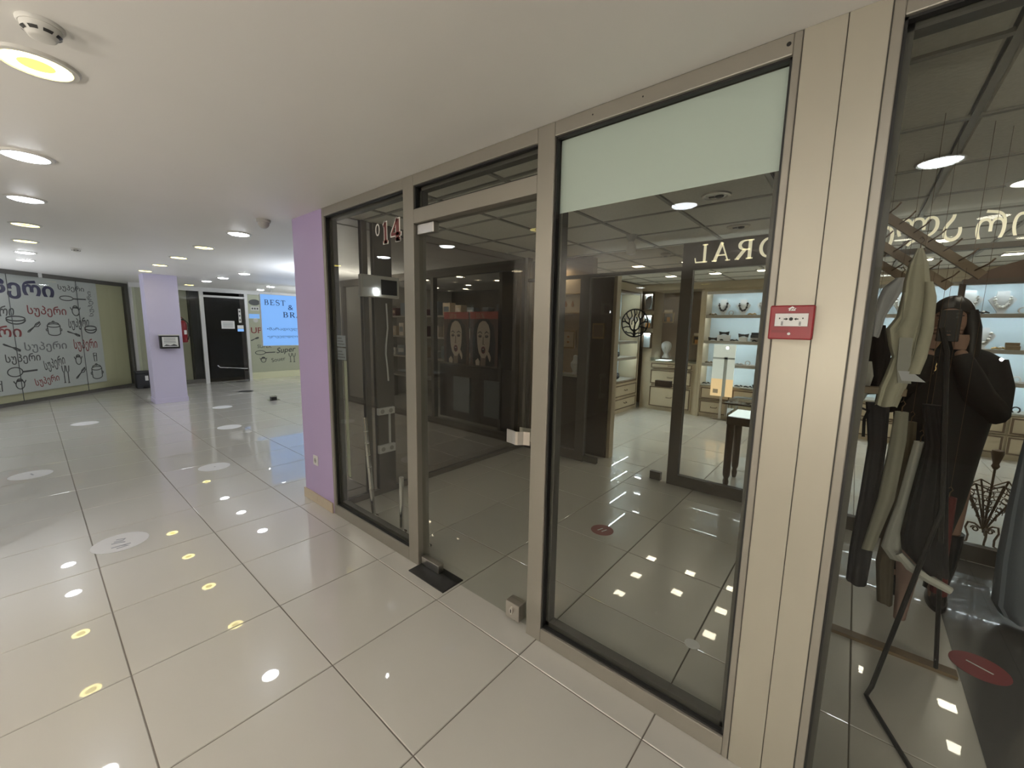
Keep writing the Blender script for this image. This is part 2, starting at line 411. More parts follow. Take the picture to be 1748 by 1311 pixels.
# ------------------------------------------------------------------ walls
bx('w', 'lilac', None, -3.17, -2.655, YS, YS + .095, 0, ZC).name = 'wall_pier'
tag(bpy.data.objects['wall_pier'], 'lilac painted wall end beside the bronze shopfront', 'wall', kind='structure')
def wall(name, m, label, *d):
    o = bx(name, m, None, *d); tag(o, label, 'wall', kind='structure'); return o
wall('wall_south', 'wall_paint', 'plain wall along the near side of the corridor', -13.5, -3.0, -2.55, -2.45, 0, ZC)
wall('wall_opposite_side', 'wall_paint', 'side wall of the unit opposite the shopfront', -3.1, -3.0, -5.4, -2.55, 0, ZC)
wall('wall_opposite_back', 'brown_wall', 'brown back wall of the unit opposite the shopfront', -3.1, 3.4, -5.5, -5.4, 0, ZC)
wall('wall_east', 'wall_paint', 'wall closing the corridor behind the camera side', 3.3, 3.4, -5.4, YS + .2, 0, ZC)
wall('wall_hall_back', 'wall_paint', 'pale back wall of the hall', -13, -7.5, 5.0, 5.1, 0, ZC)
wall('wall_hall_return', 'wall_paint', 'pale return wall beside the cosmetics shop', -7.5, -7.4, 2.7, 5.7, 0, ZC)
wall('wall_divider', 'bronze_wall', 'dividing wall between the empty unit and the clothes shop', .31, .40, YS + .1, YB + .03, 0, ZC)
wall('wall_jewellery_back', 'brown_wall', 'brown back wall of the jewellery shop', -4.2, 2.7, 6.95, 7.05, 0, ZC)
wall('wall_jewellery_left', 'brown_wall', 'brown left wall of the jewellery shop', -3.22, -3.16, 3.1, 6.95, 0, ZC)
wall('wall_clothes_right', 'wall_paint', 'right wall of the clothes shop', 2.6, 2.7, YS + .1, 6.95, 0, ZC)

bb = thing('baseboard_pier', (-2.9, .12, 0), 'beige tile skirting along the foot of the lilac wall end', 'skirting', kind='structure')
bx('skirting_tile', 'base_tile', bb, -3.185, -2.93, YS - .014, YS - .001, 0, .085, bevel=.002)
bx('skirting_tile', 'base_tile', bb, -2.927, -2.662, YS - .014, YS - .001, 0, .085, bevel=.002)
bx('skirting_tile', 'base_tile', bb, -3.185, -3.171, YS, YS + .095, 0, .085, bevel=.002)

# ------------------------------------------------------------------ the bronze shopfront
FD = .09
def member(parent, x0, x1, z0, z1, name='frame_member', m='bronze_frame', y0=YS, y1=YS + FD, bev=.003): return bx(name, m, parent, x0, x1, y0, y1, z0, z1, bevel=bev)
def pane(parent, x0, x1, z0, z1, y=YS + .034, m='front_glass', gasket=True):
    bx('glass_pane', m, parent, x0, x1, y, y + .008, z0, z1)
    if gasket:
        g = MB(); t = .007; ya, yb = YS + .012, YS + .034
        g.box(x0, x0 + t, ya, yb, z0, z1).box(x1 - t, x1, ya, yb, z0, z1).box(x0, x1, ya, yb, z1 - t, z1).box(x0, x1, ya, yb, z0, z0 + t)
        g.build('gasket', 'gasket', parent)
        g = MB(); t = .022; ya, yb = YS + .043, YS + .088
        g.box(x0, x0 + t, ya, yb, z0, z1).box(x1 - t, x1, ya, yb, z0, z1).box(x0, x1, ya, yb, z1 - t, z1).box(x0, x1, ya, yb, z0, z0 + t)
        g.build('inner_bead', 'inner_frame', parent)
w1 = thing('window_1', (-2.1, YS, 0), 'narrow tall fixed shop window in a bronze frame beside the lilac wall', 'window', kind='structure')
member(w1, -2.655, -2.620, 0, ZC); member(w1, -2.620, -1.641, 2.318, ZC); member(w1, -2.620, -1.641, 0, .082)
member(w1, -1.641, -1.542, 0, ZC)
pane(w1, -2.620, -1.641, .082, 2.318)
w2 = thing('window_2', (-1.1, YS, 2.11), 'low transom window over the glass door', 'window', kind='structure')
member(w2, -1.542, -.662, 2.318, ZC); member(w2, -1.542, -.662, 2.113, 2.190)
pane(w2, -1.54, -.662, 2.190, 2.318)
w3 = thing('window_3', (-.16, YS, 0), 'large middle shop window with frosted film along its top', 'window', kind='structure')
member(w3, -.662, -.574, 0, ZC); member(w3, -.574, .244, 2.321, ZC); member(w3, -.574, .244, 0, .072)
member(w3, .244, .264, 0, ZC)
pane(w3, -.574, .244, .072, 2.321)
tag(bx('frosted_film', 'film', w3, -.566, .237, YS + .0425, YS + .0435, 2.022, 2.313), 'pale green frosted strip across the top of the glass')
Fh = frame((0, YS, 2.352), (1, 0, 0))
for x, r_ in ((-.40, .003), (-.20, .003), (.232, .006)): k = MB(); k.prism(oval(x, 0, r_, r_, 14), Fh, .0002, .0008); k.build('screw_hole', 'gasket', w3)
tr = thing('trim_1', (.36, YS, 0), 'wide beige metal pillar casing between the two shop windows', 'pillar casing', kind='structure')
member(tr, .2665, .3635, 0, ZC, 'casing_panel', 'pillar_panel', bev=.0015); member(tr, .3655, .4515, 0, ZC, 'casing_panel', 'pillar_panel', bev=.0015)
bx('casing_core', 'inner_frame', tr, .264, .4535, YS + .006, YS + FD, 0, ZC)
w4 = thing('window_4', (1.2, YS, 0), 'tall shop window of the clothes shop at the right edge', 'window', kind='structure')
member(w4, .454, .4775, 0, ZC); member(w4, .4775, 2.6, 2.322, ZC); member(w4, .4775, 2.6, 0, .04)
pane(w4, .4775, 2.6, .04, 2.322)
# door
d1 = thing('door_1', (-1.1, YS, 0), 'frameless glass door with steel corner patches and a bent steel pull', 'door', kind='structure')
bx('glass_leaf', 'front_glass', d1, -1.536, -.666, YS + .034, YS + .044, .012, 2.106)
bx('top_patch', 'steel', d1, -1.534, -1.385, YS + .018, YS + .060, 2.052, 2.108, bevel=.004)
bx('bottom_patch', 'steel', d1, -1.534, -1.365, YS + .018, YS + .060, .008, .062, bevel=.004)
lk = bx('lock_case', 'steel_brushed', d1, -.806, -.716, YS + .008, YS + .070, .022, .112, bevel=.004)
lm = MB(); F = frame((-.761, YS + .008, .067), (1, 0, 0)); lm.prism(oval(0, .008, .011, .020, 14), F, 0, .012)
lm.build('key_cylinder', 'steel', lk, smooth=True)
bx('key_slot', 'gasket', lk, -.763, -.759, YS - .006, YS - .0038, .066, .084)
lm = MB().lathe((-.761, YS + .04, 0.001), [(.011, 0), (.011, .021)], 10); lm.build('floor_bolt', 'dark_metal', lk)
def bent(sgn, x0, y0):
    prof = [(0, 0), (.040, -.006), (.066, -.014), (.078, -.010), (.096, .012), (.126, .024)]
    mb = MB(); T = .004
    up = [(x0 + a, y0 + sgn * b) for a, b in prof]; lo = [(x0 + a, y0 + sgn * b + T) for a, b in prof]
    poly = up + lo[::-1]; n = len(prof)
    for i in range(n - 1):
        q = [up[i], up[i + 1], lo[i + 1], lo[i]]
        mb.add([(a, b, .968) for a, b in q] + [(a, b, 1.034) for a, b in q], [(3, 2, 1, 0), (4, 5, 6, 7), (0, 1, 5, 4), (1, 2, 6, 5), (2, 3, 7, 6), (3, 0, 4, 7)])
    return mb
tag(bent(1, -.815, YS + .005).build('door_pull', 'steel', d1), 'bent steel pull plate on the corridor side')
bent(-1, -.790, YS + .075).build('door_pull', 'steel', d1)
tag(bx('floor_closer', 'dark_metal', None, -1.545, -1.215, YS - .075, YS + .085, -.002, .006, bevel=.001), 'dark metal floor closer plate under the hinge corner of the glass door', 'door closer')
# number on the glass of window_1
F = frame((0, YS + .034, 0), (1, 0, 0))
def outlined(ch, a0, a1, b0, b1):
    serif(ch, F, a0, a1, b0, b1, 'ink_white', w1, 'house_number', fat=1.3, d0=.0005, d1=.001)
    serif(ch, F, a0 + .010, a1 - .010, b0 + .008, b1 - .008, 'ink_maroon', w1, 'house_number', fat=1.0, d0=.0012, d1=.0016)
outlined('1', -1.925, -1.826, 2.043, 2.182); outlined('4', -1.826, -1.700, 2.045, 2.184)
ring = MB(); ring.ribbon([(p[0], p[1]) for p in oval(-1.966, 2.140, .020, .034, 20)] + [(-1.946, 2.140)], .009, F, .0005, .001); ring.build('house_number', 'ink_white', w1)
# fire call point
fc = thing('fire_call_point', (.313, YS, 1.512), 'red fire alarm call point on the beige pillar casing', 'fire alarm')
bx('housing', 'call_red', fc, .2585, .3685, YS - .032, YS, 1.512, 1.612, bevel=.004)
F = frame((.3135, YS - .032, 1.562), (1, 0, 0))
plate(F, -.042, .042, -.013, .029, .0, .002).build('bezel', 'red_dark', fc)
plate(F, -.040, .041, -.011, .026, .001, .0035).build('press_plate', 'white', fc)
k = MB(); k.prism(oval(0, .010, .005, .005, 14), F, .0036, .0042)
for sg in (-1, 1): k.prism([(sg * .007, .010), (sg * .013, .014), (sg * .013, .0115), (sg * .018, .0115), (sg * .018, .0085), (sg * .013, .0085), (sg * .013, .006)], F, .0036, .0042)
k.prism(rect(F, -.030, -.027, .010, .014), F, .0036, .0042); k.prism(rect(F, .027, .030, .010, .014), F, .0036, .0042)
for a in (-.024, .020): 
    for q in range(3): k.prism(rect(F, a, a + .005, -.008 + q * .004, -.006 + q * .004), F, .0036, .0042)
k.build('press_symbol', 'black', fc)
k = MB(); k.prism([(-.008, .034), (.008, .034), (.008, .040), (.011, .040), (0, .047), (-.011, .040), (-.008, .040)], F, .0005, .0012); k.build('house_symbol', 'white', fc)
k = MB(); k.ribbon([(-.004, .035), (0, .041), (.004, .038), (.006, .043)], .002, F, .0014, .0018); k.build('flame_symbol', 'red_dark', fc)
k = MB(); k.prism(oval(-.002, -.033, .004, .004, 14), F, .0005, .0015); k.build('status_lamp', 'white', fc)
plate(F, -.046, -.004, -.030, -.022, .0005, .0012).build('lower_strip', 'red_dark', fc)
# socket on the pier
so = thing('wall_socket', (-2.94, YS, .345), 'white power socket low on the lilac wall end', 'socket')
F = frame((-2.942, YS, .384), (1, 0, 0))
plate(F, -.04, .04, -.042, .042, 0, .009).build('cover_plate', 'white', so, bevel=.003)
k = MB(); k.prism(oval(0, 0, .022, .022, 20), F, .0092, .0098); k.build('socket_well', 'plastic_gray', so)
k = MB()
for a in (-.009, .009): k.prism(oval(a, 0, .003, .003, 8), F, .0099, .0104)
k.build('pin_hole', 'black', so)

# ------------------------------------------------------------------ corridor lamps and ceiling devices
def downlight(kind):
    name = 'ceiling_lamp'; r = thing(name, (0, 0, ZC), '', 'ceiling lamp')
    MB().lathe((0, 0, ZC), [(.082, -.003), (.086, -.010), (.100, -.008), (.106, 0), (.082, 0)], 28).build('trim_ring', 'offwhite', r, smooth=True)
    if kind == 'w': MB().lathe((0, 0, ZC), [(.045, -.019), (.066, -.016), (.079, -.009), (.081, -.001)], 28).build('diffuser', 'lamp_white', r, smooth=True)
    elif kind == 's': MB().lathe((0, 0, ZC), [(.05, -.010), (.052, -.001)], 20).build('diffuser', 'lamp_small', r)
    elif kind == 'o': MB().lathe((0, 0, ZC), [(.081, -.0065), (.083, -.001)], 28).build('diffuser', 'lamp_opp', r)
    else:
        MB().lathe((0, 0, ZC), [(.081, -.0065), (.083, -.001)], 28).build('diffuser', 'lamp_yellow', r)
        MB().lathe((0, 0, ZC), [(.040, -.008), (.044, -.0066)], 22).build('centre_disc', 'lamp_yellow_core', r)
    return r
PR = {k: downlight(k) for k in 'wys'}
used = set()
def lamp(kind, x, y, label, group):
    if kind not in used: o = PR[kind]; used.add(kind); o.location = (x, y, ZC); o['label'] = label; o['group'] = group
    else: o = dup(PR[kind], (x, y, ZC), label, group)
G1 = 'recessed lamps along the corridor'
lamp('y', -1.72, -1.25, 'large yellow recessed lamp nearest the lens, under the smoke detector', G1)
for x, k, n in [(-2.95, 'w', 'first white recessed lamp beyond the nearest yellow one'), (-4.14, 'w', 'second white recessed lamp beyond the nearest yellow one'),
                (-5.38, 'y', 'nearer of the two yellow lamps in the left lamp row'), (-6.60, 'y', 'farther of the two yellow lamps in the left lamp row'),
                (-7.78, 'w', 'white lamp just beyond the yellow pair of the left row'), (-8.84, 'w', 'last white lamp of the left row above the printed window'),
                (-.52, 'w', 'white lamp overhead beside the photographer'), (.69, 'w', 'white lamp overhead behind the photographer'), (1.9, 'w', 'white lamp at the right end of the corridor')]:
    lamp(k, x, -1.27, n, G1)
for x, k, n in [(-4.16, 'w', 'white recessed lamp beyond the lilac wall end, beside the dome sensor'), (-5.34, 'y', 'first yellow lamp in the row leading to the lilac column'), (-6.54, 'y', 'second yellow lamp in the row leading to the lilac column'),
                (-7.73, 'y', 'third yellow lamp in the row leading to the lilac column'), (-8.90, 'y', 'yellow lamp right above the lilac column')]:
    lamp(k, x, .045, n, G1)
for x, y, k, n in [(-7.78, 1.18, 'w', 'white lamp right of the lilac column, nearest of its row'), (-8.93, 1.17, 'w', 'middle white lamp right of the lilac column'), (-9.99, 1.16, 'w', 'farthest white lamp right of the lilac column'),
                   (-11.44, 1.17, 'y', 'yellow lamp close above the far glass door'), (-10.09, 2.41, 'w', 'white lamp above the blue screen'), (-11.3, 2.6, 'w', 'small white lamp behind the blue screen')]:
    lamp(k, x, y, n, G1)
for (x, y), lb in zip(((-5.25, 3.25), (-5.74, 3.5), (-4.82, 3.5), (-5.7, 4.55), (-6.37, 5.1), (-4.62, 4.25), (-6.77, 4.6), (-3.6, 3.3)), ('nearest', 'second', 'third', 'fourth', 'farthest', 'right hand', 'left hand', 'last right')):
    lamp('s', x, y, 'small bright lamp in the cosmetics shop ceiling, %s of them' % lb, 'small lamps in the cosmetics shop')
def smoke(x, y, label):
    r = thing('smoke_detector', (x, y, ZC), label, 'smoke detector', 'smoke detectors on the plaster ceiling')
    MB().lathe((x, y, ZC), [(.046, -.010), (.050, -.005), (.050, 0)], 28).build('base', 'offwhite', r, smooth=True)
    MB().lathe((x, y, ZC), [(.024, -.040), (.029, -.038), (.033, -.031), (.041, -.024), (.044, -.010)], 28).build('cap', 'offwhite', r, smooth=True)
    for k in range(8):
        a = 2 * PI * k / 8 + .3; mb = MB(); vs = []
        for da in (-.26, 0, .26):
            for rr, z in ((.0340, -.0305), (.0412, -.0243)):
                vs.append((x + (rr + .001) * math.cos(a + da), y + (rr + .001) * math.sin(a + da), ZC + z))
        mb.add(vs, [(0, 1, 3, 2), (2, 3, 5, 4)]); mb.build('vent_slot', 'dark_metal', r)
    return r
smoke(-1.43, -1.245, 'round white smoke detector beside the nearest yellow lamp')
smoke(-6.79, -.88, 'small smoke detector far down the corridor ceiling')
ds = thing('dome_sensor', (-3.38, -.005, ZC), 'grey dome motion sensor on the ceiling beside the lilac wall end', 'sensor')
MB().lathe((-3.38, -.005, ZC), [(.048, -.022), (.052, -.018), (.052, 0)], 24).build('base', 'plastic_gray', ds, smooth=True)
MB().ell((-3.38, -.005, ZC - .022), (.044, .044, .05)).build('lens_dome', 'plastic_gray', ds, smooth=True)

# floor stickers
def sticker(x, y, r, m, label, extra=None, grp='round floor stickers'):
    t = thing('floor_sticker', (x, y, 0), label, 'sticker', grp)
    Ff = frame((x, y, 0), (1, 0, 0), (0, 1, 0))
    MB().prism(oval(0, 0, r, r, 32), Ff, .0004, .0016).build('disc', m, t)
    if extra:
        k = MB()
        for pts in extra: k.ribbon([(a * r, b * r) for a, b in pts], .09 * r, Ff, .0018, .0022)
        k.build('footprint_mark', 'sticker_gray' if m == 'sticker_white' else 'sticker_white', t)
marks = [[(-.4, -.1), (-.3, .2), (-.15, .1), (-.2, -.2)], [(-.05, -.3), (0, 0), (.1, .15)], [(.4, -.35), (.42, .3)], [(.42, .0), (.6, .2), (.62, -.2)]]
sticker(-3.31, -1.07, .15, 'sticker_white', 'white round floor sticker with worn grey marks, nearest the shopfront', marks)
sticker(-5.65, -1.46, .15, 'sticker_white', 'white round floor sticker left of the long tile joint', [[(-.3, 0), (.2, .1)]])
sticker(-4.64, -.195, .14, 'sticker_white', 'white round floor sticker before the lilac wall end', [[(-.05, .0), (.05, .05)]])
sticker(-6.49, .45, .15, 'sticker_white', 'white round floor sticker out in the hall')
sticker(-8.24, .82, .15, 'sticker_white', 'farthest white floor sticker beside the lilac column')
sticker(-8.2, -.92, .15, 'sticker_white', 'white floor sticker below the printed window')
sticker(-9.93, 1.71, .15, 'dark_metal', 'dark round plate in the floor before the far door')
sticker(-11.8, 2.17, .15, 'dark_metal', 'dark round plate at the threshold of the far door')
sticker(-.88, 1.36, .085, 'sticker_red', 'dull red round floor sticker inside the empty unit', [[(-.3, -.3), (-.1, .3)], [(.1, -.3), (.3, .3)]])
sticker(-.0, .62, .035, 'sticker_white', 'small white disc on the floor of the empty unit')

# ------------------------------------------------------------------ far left: printed shop window on the diagonal
du = Vector((-.69523, .71878, 0)); D0 = Vector((-10.663, -1.772, 0))
FL = frame(D0, du)
w5 = thing('window_5', tuple(D0 + du * .9), 'large printed shop window with cookware drawings and lettering', 'window', kind='structure')
plate(FL, -1.6, 2.75, 2.30, ZC, -.10, .01).build('head_rail', 'inner_frame', w5)
plate(FL, .90, .96, 2.30, ZC, .01, .02).build('rail_joint', 'silver_frame', w5)
plate(FL, -1.6, 2.75, 0, .06, -.10, .01).build('sill_rail', 'inner_frame', w5)
plate(FL, -1.6, 2.05, .20, 2.30, -.02, -.012).build('printed_film', 'film_gray', w5)
plate(FL, -1.6, 2.75, .06, 2.30, -.09, -.05).build('shop_lining', 'film_yellow', w5)
plate(FL, -1.6, .375, .06, 2.30, 0, .008).build('glass_pane', 'clear_glass', w5)
plate(FL, .380, 1.595, .06, 2.30, 0, .008).build('glass_pane', 'clear_glass', w5)
plate(FL, 1.600, 2.75, .06, 2.30, 0, .008).build('glass_pane', 'clear_glass', w5)
plate(FL, 2.72, 2.81, 0, ZC, -.12, .012).build('frame_post', 'inner_frame', w5)
MB().lathe(tuple(FL(2.90, 0, -.02)), [(.07, 0), (.07, ZC)], 16).build('round_post', 'silver_frame', w5, smooth=True)
plate(FL, 2.95, 3.3, .0, ZC, -.30, -.25).build('side_lining', 'film_yellow', w5)
for a in (.3775, 1.5975): plate(FL, a - .003, a + .003, .06, 2.30, .001, .009).build('glass_joint', 'ink_gray', w5)
SUP = 'სუპერი'
T = lambda *a, **k: text(a[0], FL, a[1], a[2], a[3], a[4], a[5], w5, 'lettering', d=-.010, **k)
T(SUP, -.35, 1.17, 1.88, 2.24, 'ink_blue', off=.035, rot=-.02)
T(SUP, 1.25, 1.775, 2.08, 2.21, 'ink_gray', off=.012)
T(SUP, 1.62, 2.14, 1.80, 1.93, 'ink_pale', rot=PI / 2, off=.02)
T(SUP, -.2, .446, 1.50, 1.73, 'ink_gray', off=.012, shear=.3, rot=.12)
T(SUP, .654, 1.354, 1.57, 1.78, 'ink_red', off=.012)
T(SUP, 1.361, 1.80, 1.33, 1.57, 'ink_gray', off=.012, shear=.35, rot=.1)
T(SUP, -.5, .511, 1.15, 1.41, 'ink_red', off=.02)
T(SUP, 1.419, 1.92, .88, 1.14, 'ink_red', off=.012)
T(SUP, .522, 1.275, .91, 1.11, 'ink_pale', off=.01)
T(SUP, .198, .764, .72, .91, 'ink_gray', off=.012)
T(SUP, .80, 1.21, .56, .80, 'ink_gray', off=.012, shear=.35, rot=.25)
T(SUP, .615, 1.051, .28, .46, 'ink_red', rot=.12, off=.012)
def icon(name, strokes, a0, a1, b0, b1, wd=.017, m='ink_gray', rot=0, Fr=FL, par=None, d=-.0115):
    k = MB(); cr, sr = math.cos(rot), math.sin(rot); ca, cb = (a0 + a1) / 2, (b0 + b1) / 2
    for st in strokes:
        pts = []
        for p, q in st:
            x, y = (p - .5) * (a1 - a0), (q - .5) * (b1 - b0); pts.append((ca + x * cr - y * sr, cb + x * sr + y * cr))
        k.ribbon(pts, wd, Fr, d, d + .0015)
    return k.build(name, m, par or w5)
el = lambda cx, cy, rx, ry, n=16: [(cx + rx * math.cos(2 * PI * k / n), cy + ry * math.sin(2 * PI * k / n)) for k in range(n + 1)]
POT = [el(.5, .72, .42, .12), [(.08, .72), (.1, .2)] + arc(.5, .2, .4, .16, 180, 360) + [(.92, .72)], arc(.5, .78, .36, .16, 10, 170), el(.5, .97, .07, .05), [(.08, .5), (-.02, .47), (0, .36), (.09, .37)], [(.92, .5), (1.02, .47), (1, .36), (.91, .37)]]
FORK = [[(0, .1), (.5, .5)], [(.5, .5), (.62, .75), (.95, .98)], [(.5, .5), (.8, .52), (1, .8)], [(.62, .62), (.98, .9)], [(0, .1), (-.03, .0), (.08, .02), (.5, .5)]]
PAN = [el(.25, .5, .25, .45), [(.5, .5), (1, .55)], [(.5, .42), (1, .47)], [(1, .55), (1, .47)]]
BOWL = [el(.5, .7, .5, .26), arc(.5, .6, .5, .5, 180, 360)]
KET = [el(.5, .45, .38, .4), [(.12, .55), (-.05, .8)], [(.88, .55), (1.05, .8)], arc(.5, .7, .28, .26, 0, 180), [(.2, .75), (.8, .75)]]
CUP = [[(.1, 1), (.22, 0), (.78, 0), (.9, 1), (.1, 1)], [(.14, .7), (.86, .7)]]
WINE = [[(0, 1), (.06, .7), (.22, .6), (.38, .7), (.44, 1)], [(.22, .6), (.22, .05)], [(.08, .03), (.36, .03)], [(.56, .97), (.62, .67), (.78, .57), (.94, .67), (1, .97)], [(.78, .57), (.78, .02)], [(.64, 0), (.92, 0)]]
icon('pan_drawing', PAN, 1.26, 1.79, 1.90, 2.0); icon('kettle_drawing', KET, 1.45, 1.64, 1.60, 1.82)
icon('bowl_drawing', BOWL, .30, .60, 1.42, 1.58, .022); icon('bowl_drawing', BOWL, 1.69, 1.945, 1.24, 1.41, .022)
icon('spoon_drawing', FORK, .62, .85, 1.29, 1.49); icon('pot_drawing', POT, .937, 1.22, 1.21, 1.49)
icon('fork_drawing', FORK, 1.33, 1.58, 1.20, 1.30, rot=-.7); icon('fork_drawing', FORK, .20, .47, .97, 1.08, rot=-.8)
icon('whisk_drawing', PAN, .20, .68, .50, .68); icon('kettle_drawing', KET, 1.40, 1.55, .61, .83)
icon('cup_drawing', CUP, 1.80, 1.885, .66, .83); icon('glass_drawing', WINE, 1.124, 1.26, .28, .63)
icon('spoon_drawing', FORK, 1.39, 1.60, .34, .56); icon('pot_drawing', POT, 1.71, 1.98, .27, .60); icon('kettle_drawing', KET, .28, .46, .27, .47); icon('cup_drawing', CUP, .03, .10, .28, .46)

# far wall at x = -12.05 : glazing, dark door, printed window
XF = -12.05
FF = frame((XF, 0, 0), (0, 1, 0))
d2 = thing('door_2', (XF, 2.0, 0), 'dark glass shop door between silver posts at the end of the hall', 'door', kind='structure')
for a, b in ((1.47, 1.555), (2.445, 2.515)): plate(FF, a, b, 0, 2.35, -.06, .02).build('frame_post', 'silver_frame', d2)
plate(FF, 1.555, 2.445, 2.15, 2.20, -.05, .015).build('transom_rail', 'silver_frame', d2)
plate(FF, 1.2, 2.6, 0, 2.34, -1.0, -.9).build('dark_interior', 'dark_interior', d2)
plate(FF, 1.56, 2.43, .02, 2.13, -.02, -.012).build('glass_leaf', 'smoked_glass', d2)
MB().tube([FF(1.74, .43, .02), FF(1.78, .38, .05), FF(2.40, .31, .05)], .014).build('push_bar', 'chrome', d2)
plate(FF, 1.896, 2.189, 1.37, 1.57, -.010, -.006).build('paper_notice', 'white', d2)
k = MB()
for q in range(4): k.prism(rect(FF, 1.93, 2.15, 1.41 + q * .035, 1.418 + q * .035), FF, -.005, -.004)
k.build('notice_text', 'ink_gray', d2)
plate(FF, 2.292, 2.351, 1.53, 1.89, -.010, -.006).build('sticker_strip', 'offwhite', d2)
k = MB()
for q in range(3): k.prism(oval(2.32, 1.60 + q * .11, .018, .025), FF, -.005, -.004)
k.build('strip_mark', 'ink_gray', d2)
plate(FF, 2.25, 2.39, 1.37, 1.46, -.010, -.006).build('note', 'white', d2); plate(FF, 2.25, 2.39, 1.30, 1.365, -.010, -.006).build('note', 'screen_blue', d2)
w6 = thing('window_6', (XF, 1.1, 0), 'greenish glazed bay left of the dark far door', 'window', kind='structure')
plate(FF, .30, 1.34, 0, 2.34, -.62, -.58).build('pale_lining', 'shop_green', w6)
plate(FF, 1.30, 1.47, .05, 2.30, -.30, -.1).build('dark_side', 'dark_interior', w6)
plate(FF, .30, 1.47, .10, 2.28, -.008, 0).build('glass_pane', 'clear_glass', w6)
plate(FF, .30, 1.47, 0, .10, -.05, .01).build('sill_rail', 'inner_frame', w6)
plate(FF, .20, 4.9, 2.28, ZC, -.06, .03).build('head_rail', 'silver_frame', w6)
w7 = thing('window_7', (XF, 3.2, 0), 'printed glass shop window behind the blue screen', 'window', kind='structure')
plate(FF, 2.515, 4.9, .18, 2.28, -.06, -.05).build('printed_film', 'shop_green', w7)
plate(FF, 2.515, 4.9, 0, .18, -.06, .01).build('sill_rail', 'film_yellow', w7)
plate(FF, 2.515, 4.9, .18, 2.28, -.02, -.012).build('glass_pane', 'clear_glass', w7)
T7 = lambda b, a0, a1, b0, b1, m, **k: text(b, FF, a0, a1, b0, b1, m, w7, 'lettering', d=-.045, **k)
T7('UPER', 2.571, 3.10, 1.25, 1.41, 'ink_red', off=.01); T7('SUPER', 2.70, 3.05, .845, .94, 'ink_gray'); T7('Super', 3.17, 3.70, .66, .86, 'ink_gray', shear=.3, rot=.08, off=.01); T7('Souer', 3.03, 3.40, .46, .57, 'ink_gray', rot=.12)
for nm, st, q in [('pan_drawing', PAN, (2.64, 3.14, .66, .78)), ('kettle_drawing', KET, (2.75, 2.91, .44, .60)), ('glass_drawing', WINE, (3.5, 3.68, .42, .68)), ('fork_drawing', FORK, (2.56, 2.75, 1.05, 1.15))]:
    icon(nm, st, *q, Fr=FF, par=w7, d=-.046)
k = MB(); k.prism(oval(2.70, 2.08, .14, .08), FF, -.045, -.042); k.build('dark_emblem', 'ink_gray', w7)
plate(FF, 2.60, 2.80, 1.86, 1.97, -.045, -.042).build('small_poster', 'white', w7); k = MB()
for q in range(3): k.prism(oval(2.64 + q * .06, 1.915, .02, .025), FF, -.041, -.040)
k.build('poster_mark', 'ink_gray', w7)
plate(FF, 2.55, 2.80, 1.65, 1.77, -.045, -.042).build('blue_sticker', 'screen_blue', w7)
k = MB(); k.prism(oval(2.70, 1.60, .06, .06), FF, -.043, -.040); k.build('round_sticker', 'white', w7)

# lilac column
cl = thing('trim_2', (-9.65, .31, 0), 'free-standing pale lilac square column in the hall', 'column', kind='structure')
bx('shaft', 'lilac_pale', cl, -9.80, -9.40, .08, .56, 0, ZC)
bx('skirting', 'lilac_pale', cl, -9.81, -9.39, .07, .57, 0, .09)
bo = thing('wall_box', (-9.38, .34, 1.03), 'black framed notice box mounted on the pale lilac column', 'box')
bx('case', 'black', bo, -9.40, -9.27, .21, .49, 1.03, 1.27, bevel=.004)
bx('white_top', 'offwhite', bo, -9.39, -9.275, .20, .50, 1.27, 1.285)
FB = frame((-9.27, .35, 1.15), (0, 1, 0)); plate(FB, -.115, .115, -.085, .095, 0, .003).build('notice_sheet', 'white', bo)
k = MB()
for q in range(4): k.prism(rect(FB, -.09, .08, .07 - q * .028, .078 - q * .028), FB, .0032, .0038)
k.prism([(-.1, -.07), (-.06, -.04), (0, -.06), (.05, -.035), (.1, -.06), (.1, -.075)], FB, .0032, .0038)
k.build('notice_print', 'ink_gray', bo)
ex = thing('fire_extinguisher', (-11.85, 1.07, 1.04), 'red fire extinguisher hung on the glazed bay beyond the column', 'fire extinguisher')
MB().lathe((-11.85, 1.07, 1.04), [(.055, 0), (.07, .02), (.07, .43), (.05, .49), (.022, .52), (.022, .55)], 18).build('cylinder', 'call_red', ex, smooth=True)
MB().lathe((-11.85, 1.07, 1.56), [(.026, 0), (.03, .02), (.02, .05)], 12).build('valve', 'dark_metal', ex)
MB().tube([(-11.85, 1.07, 1.62), (-11.80, 1.0, 1.64), (-11.77, .98, 1.63)], .009).tube([(-11.85, 1.07, 1.60), (-11.78, 1.0, 1.59)], .007).build('lever', 'call_red', ex)
MB().tube([(-11.83, 1.1, 1.57), (-11.78, 1.15, 1.5), (-11.77, 1.15, 1.2), (-11.79, 1.13, 1.1)], .011).build('hose', 'black', ex)
plate(frame((-11.779, 1.07, 1.2), (0, 1, 0)), -.005, .045, .03, .13, 0, .003).build('instruction_label', 'white', ex)
MB().lathe((-11.85, 1.07, 1.10), [(.0715, 0), (.0715, .05)], 18).build('label_band', 'red_dark', ex)
bx('wall_bracket', 'dark_metal', ex, -12.04, -11.91, 1.05, 1.09, 1.2, 1.5)
tb = thing('waste_bin', (-12.0, .28, 0), 'dark grey pedal bin on the floor behind the lilac column', 'bin')
MB().loft([[(-12.13 + a, .15 + b, z) for a, b in ((0, 0), (.26, 0), (.26, .26), (0, .26))] for z in (0, .34)]).build('body', 'cloth_char', tb, bevel=.01)
